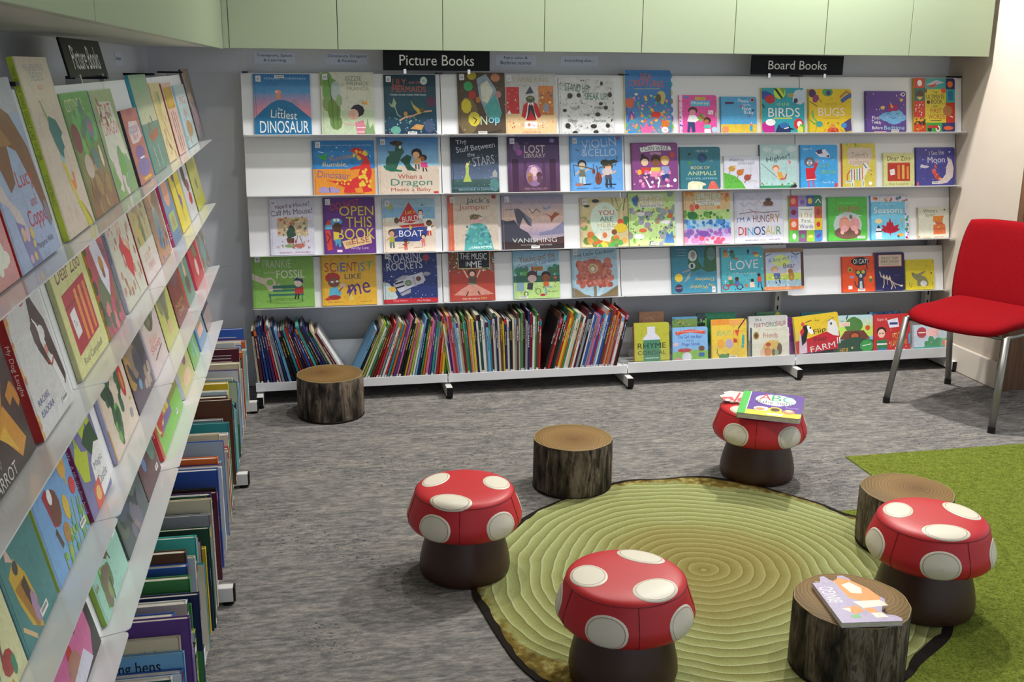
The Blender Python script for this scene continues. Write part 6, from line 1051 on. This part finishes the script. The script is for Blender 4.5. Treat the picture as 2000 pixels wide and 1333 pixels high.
def spine_out_back(specs, x, direction, label_fmt, group):
    """Books stand on the base shelf side by side; lean (degrees) is positive when the top tips right."""
    prev = None
    seq = specs if direction > 0 else specs[::-1]
    placed = []
    for col, h, w, t, lean, yo in seq:
        a = math.radians(lean)
        if prev is None: px = x
        else:
            pcol, ph, pt, pa, ppx = prev
            # clear of the previous book at the height where they touch
            hh = min(h * math.cos(a), ph * math.cos(pa))
            if direction > 0:
                edge0 = ppx + pt / math.cos(pa); need = max(0.0, hh * (math.tan(pa) - math.tan(a)))
                px = edge0 + need + .0006 + abs(math.sin(a)) * .0
            else:
                edge0 = ppx - t / math.cos(a); need = max(0.0, hh * (math.tan(a) - math.tan(pa)))
                px = edge0 - need - .0006
        prev = (col, h, t, a, px)
        placed.append((px, col, h, w, t, a, yo))
    placed.sort(key=lambda q: q[0])
    for i, (px, col, h, w, t, a, yo) in enumerate(placed):
        # book frame: x (spine to fore edge) -> +y, y (up) -> tilted z, z (front) -> +x
        up = Vector((math.sin(a), 0, math.cos(a))); ez = Vector((math.cos(a), 0, -math.sin(a))); ex = Vector((0, 1, 0))
        lift = t * math.sin(a) if a > 0 else 0
        o = Vector((px, -.072 + yo, ZS + max(0, lift)))
        m4 = UB @ Matrix(((ex.x, up.x, ez.x, o.x), (ex.y, up.y, ez.y, o.y), (ex.z, up.z, ez.z, o.z), (0, 0, 0, 1)))
        lean = 'leaning right' if a > .06 else ('leaning left' if a < -.06 else 'nearly upright')
        make_book('storybook', m4, w, h, t, 'p', SPD[col], SPD[col], None, label_fmt % (col.replace(' ', '-'), lean, ordinal(i + 1)), 'book', group, i, False, spine_marks(col))
def run_specs(cols, lean0, lean1, h0=.25, h1=.3):
    out = []; n = len(cols)
    for i, c in enumerate(cols):
        q = i / max(1, n - 1)
        out.append((c, rs.uniform(h0, h1), rs.uniform(.19, .215), rs.choice([.0075, .0085, .0095, .0105, .012]), lean0 + (lean1 - lean0) * q, rs.uniform(0, .012)))
    return out
G1 = ['cream', 'maroon', 'navy', 'blue', 'navy', 'purple', 'red', 'white', 'grey', 'navy', 'sky blue', 'black', 'black', 'teal', 'red', 'brown', 'navy', 'maroon', 'blue', 'dark red', 'turquoise', 'brown', 'navy', 'purple', 'teal', 'cream', 'maroon', 'white']
G2 = ['sky blue', 'black', 'cream', 'lime', 'white', 'green', 'brown', 'dark red', 'red', 'grey', 'white', 'red', 'teal', 'orange', 'purple', 'pink', 'black', 'black', 'yellow', 'pink', 'lime', 'white', 'sky blue', 'navy', 'green', 'orange', 'pink', 'purple', 'teal', 'grey', 'red', 'orange', 'yellow', 'green']
G3 = ['lime', 'white', 'purple', 'pink', 'red', 'grey', 'sky blue', 'white', 'cream', 'dark red', 'green', 'teal', 'orange', 'cream', 'yellow', 'navy', 'white', 'dark green', 'white', 'grey', 'sky blue', 'teal', 'maroon', 'white', 'navy', 'cream', 'brown', 'yellow', 'navy', 'white', 'black', 'cream', 'grey', 'brown', 'white', 'green', 'maroon', 'grey', 'navy', 'dark red', 'white', 'green', 'brown', 'red']
G4 = ['black', 'brown', 'red', 'black', 'dark green', 'red', 'yellow', 'orange', 'green', 'white', 'cream', 'teal', 'orange', 'white', 'maroon', 'grey', 'black', 'white', 'blue', 'grey', 'pink', 'blue', 'red', 'sky blue', 'white', 'blue', 'brown', 'red', 'cream', 'orange', 'grey', 'red', 'white', 'dark red', 'black']
spine_out_back(run_specs(G1, -4, -29, .26, .305), .012, 1, '%s-spined picture book %s, %s from the left end of the back base shelf', 'spine-out books on the back base shelf')
spine_out_back(run_specs(G2, 25, 4, .265, .31), .886, -1, '%s-spined picture book %s, %s book right of the gap above the log stool', 'spine-out books on the back base shelf')
spine_out_back(run_specs(G3, -8, 1, .26, .31), .906, 1, '%s-spined picture book %s, %s from the left in the second back bay', 'spine-out books on the back base shelf')
spine_out_back(run_specs(G4, 14, 12, .27, .315), 1.735, -1, '%s-spined picture book %s, %s right of the gap in the second back bay', 'spine-out books on the back base shelf')

# left base shelf: books stand upright, spines towards the room, back covers towards the camera
rl_ = random.Random(5)
x = -.02; i = 0
SEQ = ['blue', 'dark red', 'sky blue', 'orange', 'purple', 'turquoise', 'white', 'navy', 'red', 'sky blue', 'white', 'blue', 'cream', 'dark red', 'orange', 'black', 'maroon', 'white', 'grey', 'white', 'blue', 'lime', 'navy', 'white', 'dark green', 'brown', 'cream', 'purple', 'sky blue', 'grey', 'white', 'dark green', 'white', 'cream', 'dark green', 'navy', 'yellow', 'black', 'pink', 'dark green', 'turquoise', 'teal', 'white', 'brown', 'grey', 'cream', 'brown', 'blue', 'pink', 'yellow', 'green', 'grey', 'navy', 'teal', 'green', 'lime', 'white', 'red', 'black', 'blue', 'purple', 'cream', 'cream', 'blue', 'white', 'dark green', 'white', 'teal']
specials = {}
while x > -2.8:
    col = SEQ[i % len(SEQ)]
    t = rl_.choice([.016, .02, .024, .03]) if x > -1.4 else rl_.choice([.012, .015, .018, .023])
    h = rl_.choice([.2, .225, .25, .27, .29, .315]) + rl_.uniform(-.008, .008)
    w = rl_.uniform(.185, .214); yo = rl_.uniform(-.018, .022)
    bt = []; face = None; pale = rl_.choice([('pale grey', 'cfd2d4'), ('pale blue', 'bcc9d2'), ('cream', 'd8d0ba'), ('dusty blue', '9fb4c4'), ('tan', 'c9b9a6'), ('pale green', 'a9bfae')])
    if rl_.random() < .38: bt.append((0, 1, 0, 1, pale[1])); face = pale[0]
    if rl_.random() < .5:
        yy = rl_.uniform(.84, .92); ink = 'ddd' if col in ('navy', 'blue', 'dark red', 'maroon', 'dark green', 'purple', 'brown', 'black', 'teal', 'green') else '445'
        for k in range(rl_.randint(2, 5)):
            bt.append((.12 + rl_.uniform(0, .05), .62 + rl_.uniform(0, .3), yy, yy + .009, ink)); yy -= .04
    if rl_.random() < .3: bt.append((0, 1, .0, rl_.uniform(.3, .6), SPD[rl_.choice(list(SPD))]))
    wr = None
    if len(specials) == 2: h = .2
    if x < -2.575 and len(specials) < 2:
        wr = ('on a cold spring night a fox', .6, .022, '445') if not specials else ('king hens', .5, .036, '1a2030')
        col = 'cream' if not specials else 'sky blue'; h = .262 if not specials else .235; w = .21; bt = []; face = None; specials[len(specials)] = 1
    x -= t
    yaw = math.radians(rl_.uniform(-.5, .5))
    m4 = UL @ Matrix.Translation((x, -.084 + yo - (.016 if i < 2 else 0), ZS)) @ Matrix(((0, 0, 1, 0), (1, 0, 0, 0), (0, 1, 0, 0), (0, 0, 0, 1)))
    bk = make_book('storybook', m4, w, h, t * .94, 'p', SPD[col], SPD[col], None,
              ('%s-backed book with a %s spine' % (face.replace(' ', '-'), col.replace(' ', '-')) if face else '%s picture book' % col) + ' on the left base shelf, %s from the corner' % ordinal(i + 1), 'book', 'spine-out books on the left base shelf', i, False, spine_marks(col), bt)
    if wr:
        v_, f_, asp_ = TEXTS[wr[0]]
        mesh_obj('blurb_lettering', [(w * .48 - a_ * w * wr[1], h * .87 + b_ * wr[2], -.0008) for a_, b_ in v_], f_, new_mat('blurb_ink', wr[3], .7, .2), bk)
    x -= .0008; i += 1
